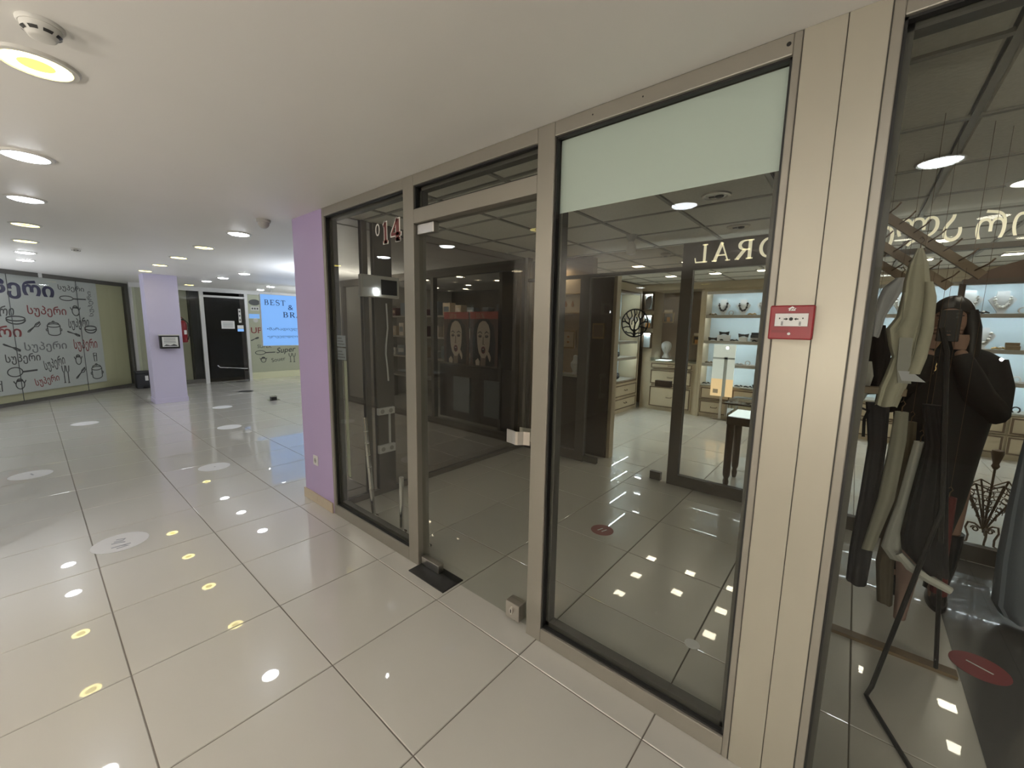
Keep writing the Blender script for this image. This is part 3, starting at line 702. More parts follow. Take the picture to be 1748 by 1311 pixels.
bx('lid', 'cloth_char', tb, -12.14, -11.86, .14, .42, .345, .39, bevel=.012); bx('pedal', 'black', tb, -11.868, -11.83, .24, .32, .03, .05)
plate(frame((-11.866, .32, .2), (0, 1, 0)), -.025, .03, -.02, .09, .001, .003).build('bin_sticker', 'white', tb)
# blue screen
sc_ = thing('advert_screen', (-9.5, 2.6, 1.03), 'glowing pale blue advertising screen hung beside the lilac wall end', 'screen')
FSn = frame((-9.46, 0, 0), (0, 1, 0))
bx('screen_case', 'silver_frame', sc_, -9.52, -9.465, 1.96, 3.66, 1.03, 2.16, bevel=.004)
plate(FSn, 1.97, 3.65, 1.04, 2.15, -.005, 0).build('lit_face', 'screen_blue', sc_)
for q, ch in enumerate('BEST'): serif(ch, FSn, 2.035 + q * .112, 2.035 + q * .112 + .098, 1.925, 2.04, 'ink_navy', sc_)
text('&', FSn, 2.52, 2.63, 1.835, 1.945, 'ink_navy', sc_, 'letter', d=.002)
for q, ch in enumerate('BRANDS'): serif(ch, FSn, 2.40 + q * .14, 2.40 + q * .14 + .125, 1.665, 1.785, 'ink_navy', sc_)
text('•მარადიული ხარისხი', FSn, 2.06, 3.3, 1.36, 1.44, 'ink_navy', sc_, d=.002); text('•ყოველდღიური სტილი', FSn, 2.06, 3.3, 1.20, 1.27, 'ink_navy', sc_, d=.002)
for y in (2.2, 3.4): MB().tube([(-9.49, y, 2.15), (-9.49, y, ZC)], .006).build('hanging_rod', 'silver_frame', sc_)
fb = thing('floor_outlet', (-8.37, 1.72, 0), 'small chrome floor box standing in the hall floor', 'floor box')
bx('box_body', 'dark_metal', fb, -8.42, -8.32, 1.67, 1.77, .0, .07, bevel=.006); bx('foot_plate', 'chrome', fb, -8.46, -8.28, 1.62, 1.82, 0, .008)
bx('cap', 'chrome', fb, -8.425, -8.315, 1.665, 1.775, .07, .085)

# ------------------------------------------------------------------ empty unit: added smoked glass in place of a solid left wall, tubes
lw = thing('wall_left', (-2.72, 1.4, 0), 'added smoked glass side wall dimming the reflected rooms built behind it', 'wall', kind='structure')
bx('smoked_pane', 'smoked_glass', lw, -2.735, -2.725, .25, YB, .05, ZC)
bx('bottom_rail', 'bronze_wall', lw, -2.75, -2.71, .22, YB, 0, .05)
for y0, y1 in ((.485, .53), (.59, .76)): bx('upright', 'bronze_wall', lw, -2.765, -2.71, y0, y1, .05, ZC)
bx('corner_post', 'bronze_wall', lw, -2.78, -2.69, YB - .04, YB + .06, 0, ZC)
el_ = thing('emergency_light', (-2.70, .62, 1.77), 'white and black wall light box high inside the narrow window', 'light fixture')
FW = frame((-2.71, 0, 0), (0, 1, 0))
plate(FW, .44, .80, 1.765, 1.945, .0, .05).build('case', 'offwhite', el_, bevel=.006)
plate(FW, .62, .775, 1.79, 1.915, .0505, .053).build('dark_panel', 'black_gloss', el_)
plate(FW, .455, .615, 1.84, 1.925, .0505, .054).build('lens', 'silver_frame', el_)
k = MB(); k.prism(oval(.575, 1.81, .016, .022), FW, .051, .062); k.build('lit_bulb', 'lamp_white', el_)
tag(MB().tube([FW(.69, 1.72, .012), FW(.695, 1.62, .012), FW(.697, 1.508, .014), FW(.676, 1.36, .016), FW(.672, 1.28, .016), FW(.685, 1.16, .014), FW(.695, 1.04, .01)], .007, 8).build('power_cable', 'white', None, smooth=True), 'white cable hanging down the side wall of the empty unit', 'cable')
bx('cable_cover', 'white', None, -2.71, -2.695, .69, .705, .46, .74).name = 'cable_cover'
tag(bpy.data.objects['cable_cover'], 'thin white cable strip between the two wall sockets', 'cable')
for nm, z0, z1, lb in (('wall_outlet', .742, .803, 'white double outlet box at waist height on the smoked wall'), ('wall_outlet', .39, .465, 'white double outlet box low on the smoked wall')):
    t = thing(nm, (-2.70, .66, z0), lb, 'socket', 'outlet boxes on the smoked wall')
    plate(FW, .575, .742, z0, z1, 0, .03).build('cover_plate', 'white', t, bevel=.003)
    zc = (z0 + z1) / 2
    for a in (.615, .70): k = MB(); k.prism(oval(a, zc, .020, .020), FW, .0303, .0315); k.build('socket_well', 'plastic_gray', t)
def tubeleg(x, y, tx, tz, label):
    t = thing('chrome_tube', (x, y, 0), label, 'metal tube', 'chrome furniture legs in the empty unit')
    MB().lathe((x, y, 0), [(.036, 0), (.036, .006), (.022, .016), (.018, .02)], 20).build('flange', 'chrome', t, smooth=True)
    MB().tube([(x, y, .012), (x + (tx - x) * .5, y, tz * .5), (tx, y, tz)], .0175, 16).build('tube', 'chrome', t, smooth=True)
    for f in ((.28, .5, .62, .74, .86) if tz > .5 else ()):
        MB().tube([(x + (tx - x) * f, y, tz * f), (x + (tx - x) * (f + .006), y, tz * (f + .006))], .0182, 16).build('ring_mark', 'steel_brushed', t)
    MB().lathe((tx, y, tz - .002), [(.0182, 0), (.0182, .006)], 16).build('end_cap', 'chrome', t)
tubeleg(-2.375, .32, -2.468, .80, 'tall leaning chrome tube on a round flange, left in the narrow window')
tubeleg(-1.99, .32, -1.985, .425, 'short upright chrome tube on a round flange in the narrow window')
tubeleg(-1.69, .315, -1.735, .60, 'leaning chrome tube just behind the hinge side of the glass door')
# paper notices inside window_1
for z0, z1, lb in ((1.365, 1.45, 'upper printed paper notice taped inside the narrow window'), (1.265, 1.355, 'lower printed paper notice taped inside the narrow window')):
    t = thing('paper_notice', (-2.61, .2, z0), lb, 'notice', 'notices in the narrow window')
    Fn = frame((-2.56, YS + .046, 0), (1, 0, 0)); plate(Fn, -.03, .10, z0, z1, -.003, -.001).build('sheet', 'ink_pale', t)
    k = MB()
    for q in range(3): k.prism(rect(Fn, -.02, .085 - .02 * q, z0 + .015 + q * .022, z0 + .024 + q * .022), Fn, -.0008, -.0002)
    k.build('print', 'ink_gray', t)
tag(MB().box(-2.605, -2.575, .235, .245, .30, 1.25).build('glass_edge_strip', 'shop_green', None), 'pale upright strip standing inside the left edge of the narrow window', 'strip')
# pendant bulb
pb = thing('pendant_bulb', (-1.18, 2.25, ZC), 'white bulb lamp hanging from the tiled ceiling of the empty unit', 'lamp')
MB().lathe((-1.18, 2.25, ZC), [(.022, -.06), (.03, -.045), (.05, -.008), (.05, 0)], 18).build('socket_cup', 'plastic_gray', pb, smooth=True)
MB().lathe((-1.18, 2.25, ZC), [(.014, -.175), (.038, -.165), (.045, -.13), (.04, -.09), (.022, -.058)], 18).build('bulb', 'offwhite', pb, smooth=True)
def spot(x, y, label, lit=None):
    t = thing('recessed_spot', (x, y, ZC), label, 'ceiling lamp', 'unlit spots in the tiled ceiling')
    MB().lathe((x, y, ZC), [(.060, -.004), (.066, -.010), (.082, -.008), (.088, 0), (.06, 0)], 24).build('trim_ring', 'steel_brushed', t, smooth=True)
    MB().lathe((x, y, ZC), [(.058, -.007), (.059, -.001)], 24).build('reflector', 'steel_brushed' if not lit else lit, t)
    k = MB().ell((x + .02, y, ZC - .010), (.026, .022, .012)); k.box(x - .04, x - .008, y - .012, y + .012, ZC - .013, ZC - .008); k.build('spot_bulb', 'dark_metal' if not lit else 'steel', t)
spot(-.30, 1.52, 'unlit round spot beside the bright lamp in the tiled ceiling')
spot(-.36, 2.45, 'unlit round spot farther back in the tiled ceiling')
spot(-2.13, 2.40, 'unlit round spot near the left back corner of the tiled ceiling')
sd3 = thing('ceiling_detector', (-1.25, 3.3, ZC), 'small flat detector on the ceiling beyond the hanging bulb', 'smoke detector')
MB().lathe((-1.25, 3.3, ZC), [(.04, -.035), (.055, -.02), (.055, 0)], 20).build('body', 'offwhite', sd3, smooth=True)
MB().lathe((-1.25, 3.3, ZC), [(.02, -.039), (.022, -.034)], 14).build('vent', 'dark_metal', sd3)

# ------------------------------------------------------------------ reflected shopfront opposite, built as a partition with mirrored lettering
pw = thing('wall_partition', (-.5, YB, 0), 'dark framed glass front of the reflected jewellery shop, built as a partition', 'partition', kind='structure')
P0, P1 = YB - .03, YB + .03
bx('post', 'dark_partition', pw, -1.945, -1.83, P0, P1, 0, 2.09); bx('post', 'dark_partition', pw, -.858, -.755, P0, P1, 0, 2.09)
bx('post', 'dark_partition', pw, .40, .46, P0, P1, 0, 2.09)
bx('bottom_rail', 'dark_partition', pw, -2.69, -1.945, P0, P1, 0, .115); bx('bottom_rail', 'dark_partition', pw, -.755, .40, P0, P1, 0, .11); bx('bottom_rail', 'dark_partition', pw, .46, 2.6, P0, P1, 0, .11)
bx('head_rail', 'dark_partition', pw, -2.69, 2.6, P0, P1, 2.09, 2.125)
bx('fascia_board', 'dark_partition', pw, -.858, .31, P0 + .01, P1 - .01, 2.125, 2.335)
bx('header_pane', 'smoked_glass', pw, -2.69, -.86, YB - .004, YB + .004, 2.125, 2.33); bx('header_pane', 'clear_glass', pw, .46, 2.6, YB - .004, YB + .004, 2.125, 2.36)
bx('glass_pane', 'shop_glass', pw, -2.69, -1.945, YB - .004, YB + .004, .115, 2.09); bx('glass_pane', 'shop_glass', pw, -.755, .40, YB - .004, YB + .004, .11, 2.09); bx('glass_pane', 'clear_glass', pw, .46, 2.6, YB - .004, YB + .004, .11, 2.09)
FP = frame((0, P0, 0), (1, 0, 0))
for ch, a0, a1 in (('L', -.758, -.632), ('A', -.602, -.455), ('R', -.420, -.270), ('O', -.236, -.090), ('C', -.055, .08)): serif(ch, FP, a0, a1, 2.15, 2.31, 'letter_cream', pw, mirror=True, fat=1.05, d0=-.009, d1=-.004)
for ch, a0, a1, b0, b1 in (('ი', .493, .595, 2.15, 2.30), ('ლ', .605, .815, 2.145, 2.335), ('ა', .835, .925, 2.155, 2.33), ('რ', .985, 1.115, 2.155, 2.335), ('ო', 1.14, 1.26, 2.16, 2.30), ('კ', 1.30, 1.42, 2.15, 2.33)):
    text(ch, FP, a0, a1, b0, b1, 'letter_cream', pw, 'letter', mirror=True, d=-.02)
d3 = thing('door_3', (-1.34, YB, 0), 'glass door of the jewellery shop with a round tree emblem', 'door', kind='structure')
bx('glass_leaf', 'shop_glass', d3, -1.825, -.865, YB - .005, YB + .005, .008, 2.085)
bx('hinge_patch', 'dark_partition', d3, -1.83, -1.66, YB - .02, YB + .02, .005, .07); bx('lock_patch', 'dark_partition', d3, -1.035, -.925, YB - .02, YB + .02, .005, .088)
bx('lock_plate', 'brown_dark', d3, -1.04, -.885, YB - .03, YB + .02, .972, 1.035)
k = MB(); FT = frame((-1.30, YB - .005, 1.60), (1, 0, 0)); ro = .140
k.ribbon([(ro * math.cos(t), ro * math.sin(t)) for t in [2 * PI * q / 40 for q in range(41)]], .014, FT, .001, .004)
for pts, wd in (([(0, -1), (.02, -.75), (-.02, -.45)], .17), ([(0, -.62), (-.28, -.42), (-.40, -.1), (-.72, .12), (-.95, .1)], .10), ([(-.34, -.28), (-.62, -.26), (-.92, -.36)], .075), ([(-.42, -.08), (-.40, .25), (-.62, .55), (-.66, .74)], .085), ([(-.40, .25), (-.22, .5), (-.32, .9)], .07),
               ([(0, -.6), (.30, -.40), (.42, -.08), (.74, .10), (.97, .08)], .10), ([(.36, -.26), (.64, -.28), (.92, -.38)], .075), ([(.43, -.06), (.42, .28), (.66, .50), (.70, .70)], .085), ([(.42, .28), (.24, .52), (.36, .9)], .07),
               ([(-.02, -.45), (.04, -.05), (-.06, .3), (.0, .62), (-.06, .97)], .10), ([(.03, -.1), (.2, .18), (.14, .45)], .07), ([(-.04, .25), (-.2, .15), (-.22, -.12)], .06), ([(0, .5), (.14, .7), (.1, .95)], .06),
               ([(-.02, -.85), (-.25, -.72), (-.5, -.72), (-.68, -.6)], .085), ([(.02, -.85), (.25, -.72), (.5, -.74), (.68, -.6)], .085), ([(-.72, .12), (-.8, .35)], .06), ([(.74, .1), (.84, .32)], .06)):
    k.ribbon([(p * ro, q * ro) for p, q in pts], wd * ro * 1.15, FT, .001, .004)
k.build('tree_emblem', 'black', d3)

# ------------------------------------------------------------------ reflected cosmetics shop, built as solid rooms behind the added smoked glass
cw = thing('window_8', (-5, 2.75, 0), 'dim reflected cosmetics shop window, built behind the smoked side wall', 'window', kind='structure')
bx('fascia', 'bronze_wall', cw, -7.4, -2.79, 2.70, 2.80, 2.26, ZC); bx('sill_rail', 'bronze_wall', cw, -7.4, -2.79, 2.70, 2.78, 0, .10)
bx('shop_lining', 'bronze_wall', cw, -7.4, -3.2, 5.6, 5.7, 0, ZC); bx('side_lining', 'bronze_wall', cw, -3.30, -3.24, 2.82, 5.6, 0, ZC)
for x in (-7.38, -5.9, -4.6, -2.95): bx('upright', 'bronze_wall', cw, x, x + .06, 2.70, 2.78, .10, 2.26)
for nm, x0, x1, m in (('display_panel', -4.55, -3.0, 'brown_dark'), ('display_panel', -4.2, -3.85, 'ink_pale'), ('display_panel', -3.55, -3.25, 'ink_pale')):
    bx(nm, m, cw, x0, x1, 2.83 if m == 'brown_dark' else 2.80, 2.86 if m == 'brown_dark' else 2.825, .12 if m == 'brown_dark' else .25, .95 if m == 'brown_dark' else .78)
cs = []
sh = thing('product_shelf', (-5.2, 3.7, 0), 'dim shelving with small boxes behind the cosmetics window', 'shelf')
for z in (.5, .9, 1.3, 1.7): bx('shelf_board', 'shelf_board', sh, -7.2, -3.4, 3.55, 3.85, z, z + .03)
bx('shelf_end', 'shelf_board', sh, -7.24, -7.2, 3.55, 3.85, 0, 1.95); bx('shelf_end', 'shelf_board', sh, -3.4, -3.36, 3.55, 3.85, 0, 1.95)
cols = ['offwhite', 'ink_pale', 'cloth_red', 'poster_face', 'cloth_blue', 'cream_card']
n_ = 0
for z in (.93, 1.33, 1.73):
    for q in range(11):
        x = -7.0 + q * .34 + random.uniform(-.05, .05); h = random.uniform(.12, .26); wd = random.uniform(.07, .13)
        t = thing('product_box', (x, 3.67, z), 'small packaged product on the %s cosmetics shelf, %s from its left end' % ({.93: 'lower', 1.33: 'middle', 1.73: 'upper'}[z], ('first', 'second', 'third', 'fourth', 'fifth', 'sixth', 'seventh', 'eighth', 'ninth', 'tenth', 'last')[q]), 'box', 'products on the dim cosmetics shelving')
        bx('carton', random.choice(cols), t, x - wd, x + wd, 3.60, 3.74, z, z + h, bevel=.004); bx('carton_label', random.choice(cols), t, x - wd * .7, x + wd * .7, 3.595, 3.60, z + h * .3, z + h * .7)
def poster(x0, label, s=1.0):
    x1 = x0 + .53; t = thing('portrait_poster', ((x0 + x1) / 2, 2.69, 1.0), label, 'poster', 'twin portrait posters')
    Fp = frame((x0, 2.69, 1.0), (1, 0, 0)); W_, H_ = .53, .74
    plate(Fp, 0, W_, 0, H_, -.012, 0).build('sheet', 'poster_brown', t)
    tag(plate(Fp, .0, W_, H_ - .10, H_, .001, .002).build('red_header', 'poster_red', t), 'red band across the top of the poster')
    text('%', Fp, .22, .28, H_ - .09, H_ - .02, 'cream_card', t, d=.003); text('50', Fp, .12, .20, H_ - .09, H_ - .02, 'cream_card', t, d=.003)
    def pl(pts, m, nm, d): k = MB(); k.prism(pts, Fp, d, d + .001); return k.build(nm, m, t)
    pl([(.06, .0), (.05, .35), (.09, .56), (.2, .645), (.34, .645), (.45, .55), (.49, .3), (.47, .0)], 'poster_dark', 'printed_hair', .001)
    cx = .265
    pl([(cx - .055, .0), (cx - .05, .16), (cx + .05, .16), (cx + .04, .0)], 'poster_shade', 'printed_neck', .0022)
    pl([(cx - .125, .42), (cx - .115, .50), (cx - .08, .58), (cx - .02, .615), (cx + .04, .61), (cx + .095, .56), (cx + .125, .48), (cx + .125, .38), (cx + .115, .27), (cx + .085, .17), (cx + .03, .105), (cx - .03, .105), (cx - .085, .17), (cx - .115, .28)], 'poster_face', 'printed_face', .0035)
    for sg in (-1, 1):
        pl(oval(cx + sg * .062, .405, .034, .022, 16), 'poster_shade', 'printed_eye', .005); pl(oval(cx + sg * .062, .402, .024, .013, 14), 'poster_dark', 'printed_eye', .0062)
        pl(oval(cx + sg * .060, .408, .006, .005, 8), 'white', 'printed_eye', .0075)
        k = MB(); k.ribbon([(cx + sg * .025, .442), (cx + sg * .06, .468), (cx + sg * .105, .445)], [.010, .016, .006], Fp, .005, .006); k.build('printed_brow', 'poster_dark', t)
        pl(oval(cx + sg * .012, .292, .009, .006, 10), 'poster_shade', 'printed_nose', .005)
    pl([(cx - .006, .40), (cx - .018, .30), (cx + .006, .295), (cx + .004, .40)], 'poster_shade', 'printed_nose', .0046)
    pl(oval(cx, .215, .042, .050, 18), 'poster_lip', 'printed_mouth', .005); pl(oval(cx, .213, .024, .030, 16), 'poster_dark', 'printed_mouth', .0062); pl(rect(Fp, cx - .014, cx + .014, .222, .234), 'white', 'printed_mouth', .0075)
    for q, (a, b, l_, r_) in enumerate(((.095, .16, .10, .25), (.115, .14, .09, .12), (.13, .11, .08, -.02))): pl(oval(cx + a, b, .016, l_ * .6, 14, rot=r_), 'poster_face', 'printed_hand', .0078 + q * .0012)
    pl([(cx - .14, .0), (cx - .15, .06), (cx - .10, .10), (cx - .06, .05), (cx - .07, .0)], 'poster_face', 'printed_hand', .0078)
poster(-4.28, 'left one of the twin portrait posters reflected in the glass door'); poster(-3.72, 'right one of the twin portrait posters reflected in the glass door')

# ------------------------------------------------------------------ jewellery shop: reflection of the shop opposite, built as solid rooms
tag(bx('ceiling_cornice', 'cab_beige', None, -3.15, 2.55, 6.28, 6.94, 2.26, ZC - .005), 'beige cornice above the jewellery cabinets', 'cornice')
bw = thing('wall_brown', (-2.4, 3.05, 0), 'brown display wall hung with small gilt frames', 'wall', kind='structure')
bx('wall_slab', 'brown_front', bw, -3.16, -1.99, 3.02, 3.12, 0, ZC - .01)
bx('dark_leaf', 'brown_dark', bw, -1.985, -1.70, 2.98, 3.10, 0.0, 2.12, bevel=.003); bx('beige_edge', 'cab_beige', bw, -1.70, -1.66, 3.0, 3.10, .0, 2.14)
def gilt(x0, x1, z0, z1, label, content, m='cream_card'):
    t = thing('gilt_frame', ((x0 + x1) / 2, 3.02, z0), label, 'picture frame', 'gilt frames on the brown wall'); f = .022
    FG = frame((0, 3.02, 0), (1, 0, 0))
    for a, b, c, d in ((x0, x1, z1 - f, z1), (x0, x1, z0, z0 + f), (x0, x0 + f, z0 + f, z1 - f), (x1 - f, x1, z0 + f, z1 - f)): plate(FG, a, b, c, d, 0, .035).build('moulding', 'gold_frame', t, bevel=.004)
    plate(FG, x0 + f, x1 - f, z0 + f, z1 - f, .002, .010).build('backing', m, t)
    if content == 'drops':
        for a in (.36, .62):
            x = x0 + (x1 - x0) * a; z = (z0 + z1) / 2 - .01
            k = MB(); k.prism([(x, z + .05), (x + .018, z), (x + .015, z - .02), (x, z - .03), (x - .015, z - .02), (x - .018, z)], FG, .010, .018); k.build('earring', 'copper', t)
    elif content == 'ring':
        for dz in (.03, -.035):
            k = MB(); k.prism(oval((x0 + x1) / 2, (z0 + z1) / 2 + dz, .016, .012), FG, .010, .018); k.build('brooch', 'copper', t)
gilt(-2.48, -2.10, 1.705, 1.965, 'wide gilt frame with two copper drop earrings on the brown wall', 'drops')
gilt(-2.40, -2.18, 1.285, 1.515, 'small gilt frame with two brooches below the wide one', 'ring')
gilt(-2.62, -2.47, 1.42, 1.60, 'gilt frame half hidden by the window post', None, 'brown_wall'); gilt(-2.10, -2.0, 1.42, 1.60, 'gilt frame beside the dark partition post', None, 'brown_wall')
t = thing('gilt_frame', (-1.87, 2.98, 1.42), 'gilt frame on the dark brown leaf right of the post', 'picture frame', 'gilt frames on the brown wall')
FG = frame((0, 2.98, 0), (1, 0, 0)); plate(FG, -1.93, -1.78, 1.42, 1.60, .0, .02).build('moulding', 'gold_frame', t); plate(FG, -1.915, -1.795, 1.44, 1.58, .02, .022).build('backing', 'brown_wall', t)
ct_ = thing('display_counter', (-2.4, 2.9, 0), 'low display ledge with pale top against the brown wall', 'counter')
bx('ledge_top', 'granite', ct_, -2.66, -2.0, 2.83, 3.01, .955, .985, bevel=.003); bx('ledge_front', 'brown_dark', ct_, -2.64, -2.02, 2.90, 3.01, .0, .955)
hb = thing('necklace_bust', (-2.12, 2.92, .985), 'pale jewellery bust on the display ledge by the brown wall', 'bust')
MB().lathe((-2.12, 2.92, .985), [(.04, 0), (.03, .03), (.055, .09), (.06, .13), (.03, .17), (.028, .22), (.01, .23)], 16).build('torso', 'bust_white', hb, smooth=True); bx('foot', 'bust_white', hb, -2.16, -2.08, 2.88, 2.96, .985, .995)
br = thing('bracelet', (-2.38, 2.92, .985), 'pair of small coiled bracelets on the display ledge', 'jewellery')
MB().tube([(-2.40 + .03 * math.cos(t), 2.92 + .03 * math.sin(t), .997) for t in [2 * PI * q / 14 for q in range(15)]], .009, 6).build('coil', 'gold', br); MB().tube([(-2.32 + .025 * math.cos(t), 2.93 + .025 * math.sin(t), .995) for t in [2 * PI * q / 14 for q in range(15)]], .008, 6).build('coil', 'gold', br)

def drawer(par, F, a0, a1, b0, b1, hn=1, m='cab_beige'):
    d = plate(F, a0 + .012, a1 - .012, b0 + .012, b1 - .012, 0, .018).build('drawer', m, par)
    k = MB(); t = .02
    for q in (rect(F, a0 + .02, a1 - .02, b1 - .038, b1 - .020), rect(F, a0 + .02, a1 - .02, b0 + .020, b0 + .038), rect(F, a0 + .02, a0 + .04, b0 + .038, b1 - .038), rect(F, a1 - .04, a1 - .02, b0 + .038, b1 - .038)): k.prism(q, F, .0185, .024)
    k.build('drawer_moulding', 'cab_line', d)
    for q in range(hn):
        zc = b0 + (b1 - b0) * ((q + .5) / hn) if hn > 1 else (b0 + b1) / 2; ac = (a0 + a1) / 2
        MB().tube([F(ac - .05, zc + .012, .018), F(ac - .045, zc, .045), F(ac + .045, zc, .045), F(ac + .05, zc + .012, .018)], .006, 6).build('handle', 'cab_line', d)
# left cabinet along x = -2.75
FCL = frame((-2.75, 0, 0), (0, 1, 0))
lc = thing('display_cabinet', (-2.95, 5.0, 0), 'lit beige display cabinet running back along the left side of the jewellery shop', 'cabinet')
for q, (a0, a1) in enumerate(((3.2, 4.1), (4.15, 5.18), (5.24, 6.24))):
    if q:
        drawer(lc, FCL, a0, a1, .06, .29); drawer(lc, FCL, a0, a1, .29, .54)
    bx('lit_back', 'shelf_back', lc, -3.14, -3.12, a0 + .05, a1 - .04, .60, 2.20)
    for z in (.58, 1.0, 1.30, 1.74, 2.20): bx('shelf_board', 'shelf_board', lc, -3.12, -2.76, a0 + .04, a1 - .03, z, z + .02)
    for z in (1.0, 1.30, 1.74, 2.20): bx('shelf_lip', 'shelf_board', lc, -2.765, -2.757, a0 + .04, a1 - .03, z - .028, z)
    for z in (.985, 1.285, 1.725, 2.185): bx('led_strip', 'led_strip_bright', lc, -2.80, -2.785, a0 + .08, a1 - .07, z, z + .012)
for y in (3.15, 4.10, 5.18, 6.24): bx('upright', 'cab_beige', lc, -3.14, -2.745, y, y + .055, 0, 2.28)
for a0, a1 in ((4.155, 5.18), (5.235, 6.24)):
    k = MB(); FCL2 = FCL
    for q in (rect(FCL, a0, a0 + .02, .56, 2.22), rect(FCL, a1 - .02, a1, .56, 2.22), rect(FCL, a0, a1, 2.20, 2.22), rect(FCL, a0, a1, .56, .58)): k.prism(q, FCL, .0, .012)
    k.build('door_moulding', 'cab_line', lc)
bx('plinth', 'cab_beige', lc, -3.14, -2.752, 3.2, 6.25, 0, .06); bx('cornice', 'cab_beige', lc, -3.14, -2.74, 3.2, 6.28, 2.22, 2.36)
bx('carcass', 'cab_beige', lc, -3.14, -2.752, 3.2, 6.25, .06, .56)
# back niche unit + counter
FCB = frame((0, 6.37, 0), (1, 0, 0))
nb = thing('niche_unit', (-2.66, 6.5, 0), 'narrow beige corner unit with three lit niches', 'cabinet')
bx('carcass', 'cab_beige', nb, -2.74, -2.56, 6.45, 6.94, .0, 2.28)
for z0, z1 in ((1.90, 2.22), (1.56, 1.82), (1.18, 1.48)):
    plate(FCB, -2.735, -2.57, z0, z1, -.085, -.079).build('lit_niche', 'shelf_back', nb)
    k = MB()
    for q in (rect(FCB, -2.745, -2.73, z0, z1), rect(FCB, -2.575, -2.56, z0, z1), rect(FCB, -2.745, -2.56, z1 - .012, z1), rect(FCB, -2.745, -2.56, z0, z0 + .015)): k.prism(q, FCB, -.079, .0)
    k.build('niche_frame', 'cab_line', nb)
    plate(FCB, -2.72, -2.585, z1 - .03, z1 - .015, -.05, -.035).build('led_strip', 'led_strip', nb)
kb = thing('fan_ornament', (-2.65, 6.41, 1.92), 'dark fan shaped ornament in the top lit niche', 'ornament')
k = MB(); Fk = frame((-2.65, 6.40, 1.92), (1, 0, 0)); k.prism([(-.05, .0), (-.06, .18), (-.02, .24), (.05, .26), (.06, .14), (.02, .02)], Fk, 0, .02); k.build('blade', 'brown_dark', kb); plate(Fk, -.07, .07, -.005, .005, -.02, .03).build('stand', 'cab_line', kb)
kb = thing('leather_bag', (-2.65, 6.41, 1.575), 'small brown bag in the middle lit niche', 'bag')
bx('bag_body', 'copper', kb, -2.70, -2.60, 6.39, 6.43, 1.575, 1.665, bevel=.01); MB().tube([(-2.68, 6.41, 1.66), (-2.67, 6.41, 1.73), (-2.63, 6.41, 1.73), (-2.62, 6.41, 1.66)], .005, 6).build('bag_strap', 'brown_dark', kb)
ls0 = thing('shelf_cabinet', (.5, 6.6, 0), 'long lit shelf cabinet with drawers at the back of the jewellery shop', 'cabinet')
co = thing('drawer_counter', (-2.1, 6.6, 0), 'beige glass-topped drawer counter at the back of the jewellery shop', 'counter')
bx('carcass', 'cab_beige', co, -2.55, -1.705, 6.40, 6.90, 0, .94)
drawer(co, FCB, -2.53, -1.74, .50, .80); drawer(co, FCB, -2.53, -1.74, .06, .48)
for o in list(co.children)[1:]: pass
drawer(co, FCB, -2.53, -1.74, .80, .93)
bx('glass_top', 'case_glass', co, -2.55, -1.705, 6.38, 6.90, .94, 1.01); mat('inlay_glow', (.9, .95, 1), .4, emit=(.8, .92, 1), es=2.5)
bx('lit_inlay', 'inlay_glow', co, -2.53, -2.30, 6.60, 6.88, .942, .950)
bx('left_return', 'cab_beige', ls0, -1.695, -1.645, 6.36, 6.92, 0, 2.25)
hd = thing('mannequin_head', (-2.33, 6.6, 1.01), 'white mannequin head on the back counter', 'mannequin head')
MB().lathe((-2.33, 6.6, 1.01), [(.07, 0), (.065, .02), (.045, .05), (.042, .09), (.06, .12), (.085, .17), (.095, .22), (.085, .27), (.05, .305), (.012, .315)], 20).build('head', 'bust_white', hd, smooth=True)
MB().ell((-2.33, 6.51, 1.20), (.014, .02, .03)).build('nose', 'bust_white', hd, smooth=True)
def wbox(x, z, wd, h, label, red=False):
    t = thing('wall_display_box', (x, 6.9, z), label, 'display box', 'small boxes on the brown back wall')
    k = MB(); d = 6.90
    k.box(x - wd, x + wd, d - .07, d, z, z + .02).box(x - wd, x + wd, d - .07, d, z + h - .02, z + h).box(x - wd, x - wd + .02, d - .07, d, z + .02, z + h - .02).box(x + wd - .02, x + wd, d - .07, d, z + .02, z + h - .02); k.build('box_frame', 'gold_frame', t)
    bx('box_back', 'brown_dark', t, x - wd + .02, x + wd - .02, d - .01, d, z + .02, z + h - .02)
    bx('trinket', 'copper', t, x - .03, x + .03, d - .05, d - .03, z + .02, z + h * .55)
    if red: bx('red_card', 'call_red', t, x - wd, x + wd, d - .08, d - .06, z + h, z + h + .09)
    else: bx('tag_card', 'cream_card', t, x - wd * .7, x + wd * .7, d - .075, d - .06, z + h, z + h + .05)
wbox(-2.42, 1.68, .11, .20, 'gilt box with a card on top, high on the brown back wall'); wbox(-2.08, 1.40, .09, .20, 'gilt box with a red card on top on the brown back wall', True); wbox(-1.86, 1.27, .07, .17, 'gilt box beside the dark partition post on the brown back wall')

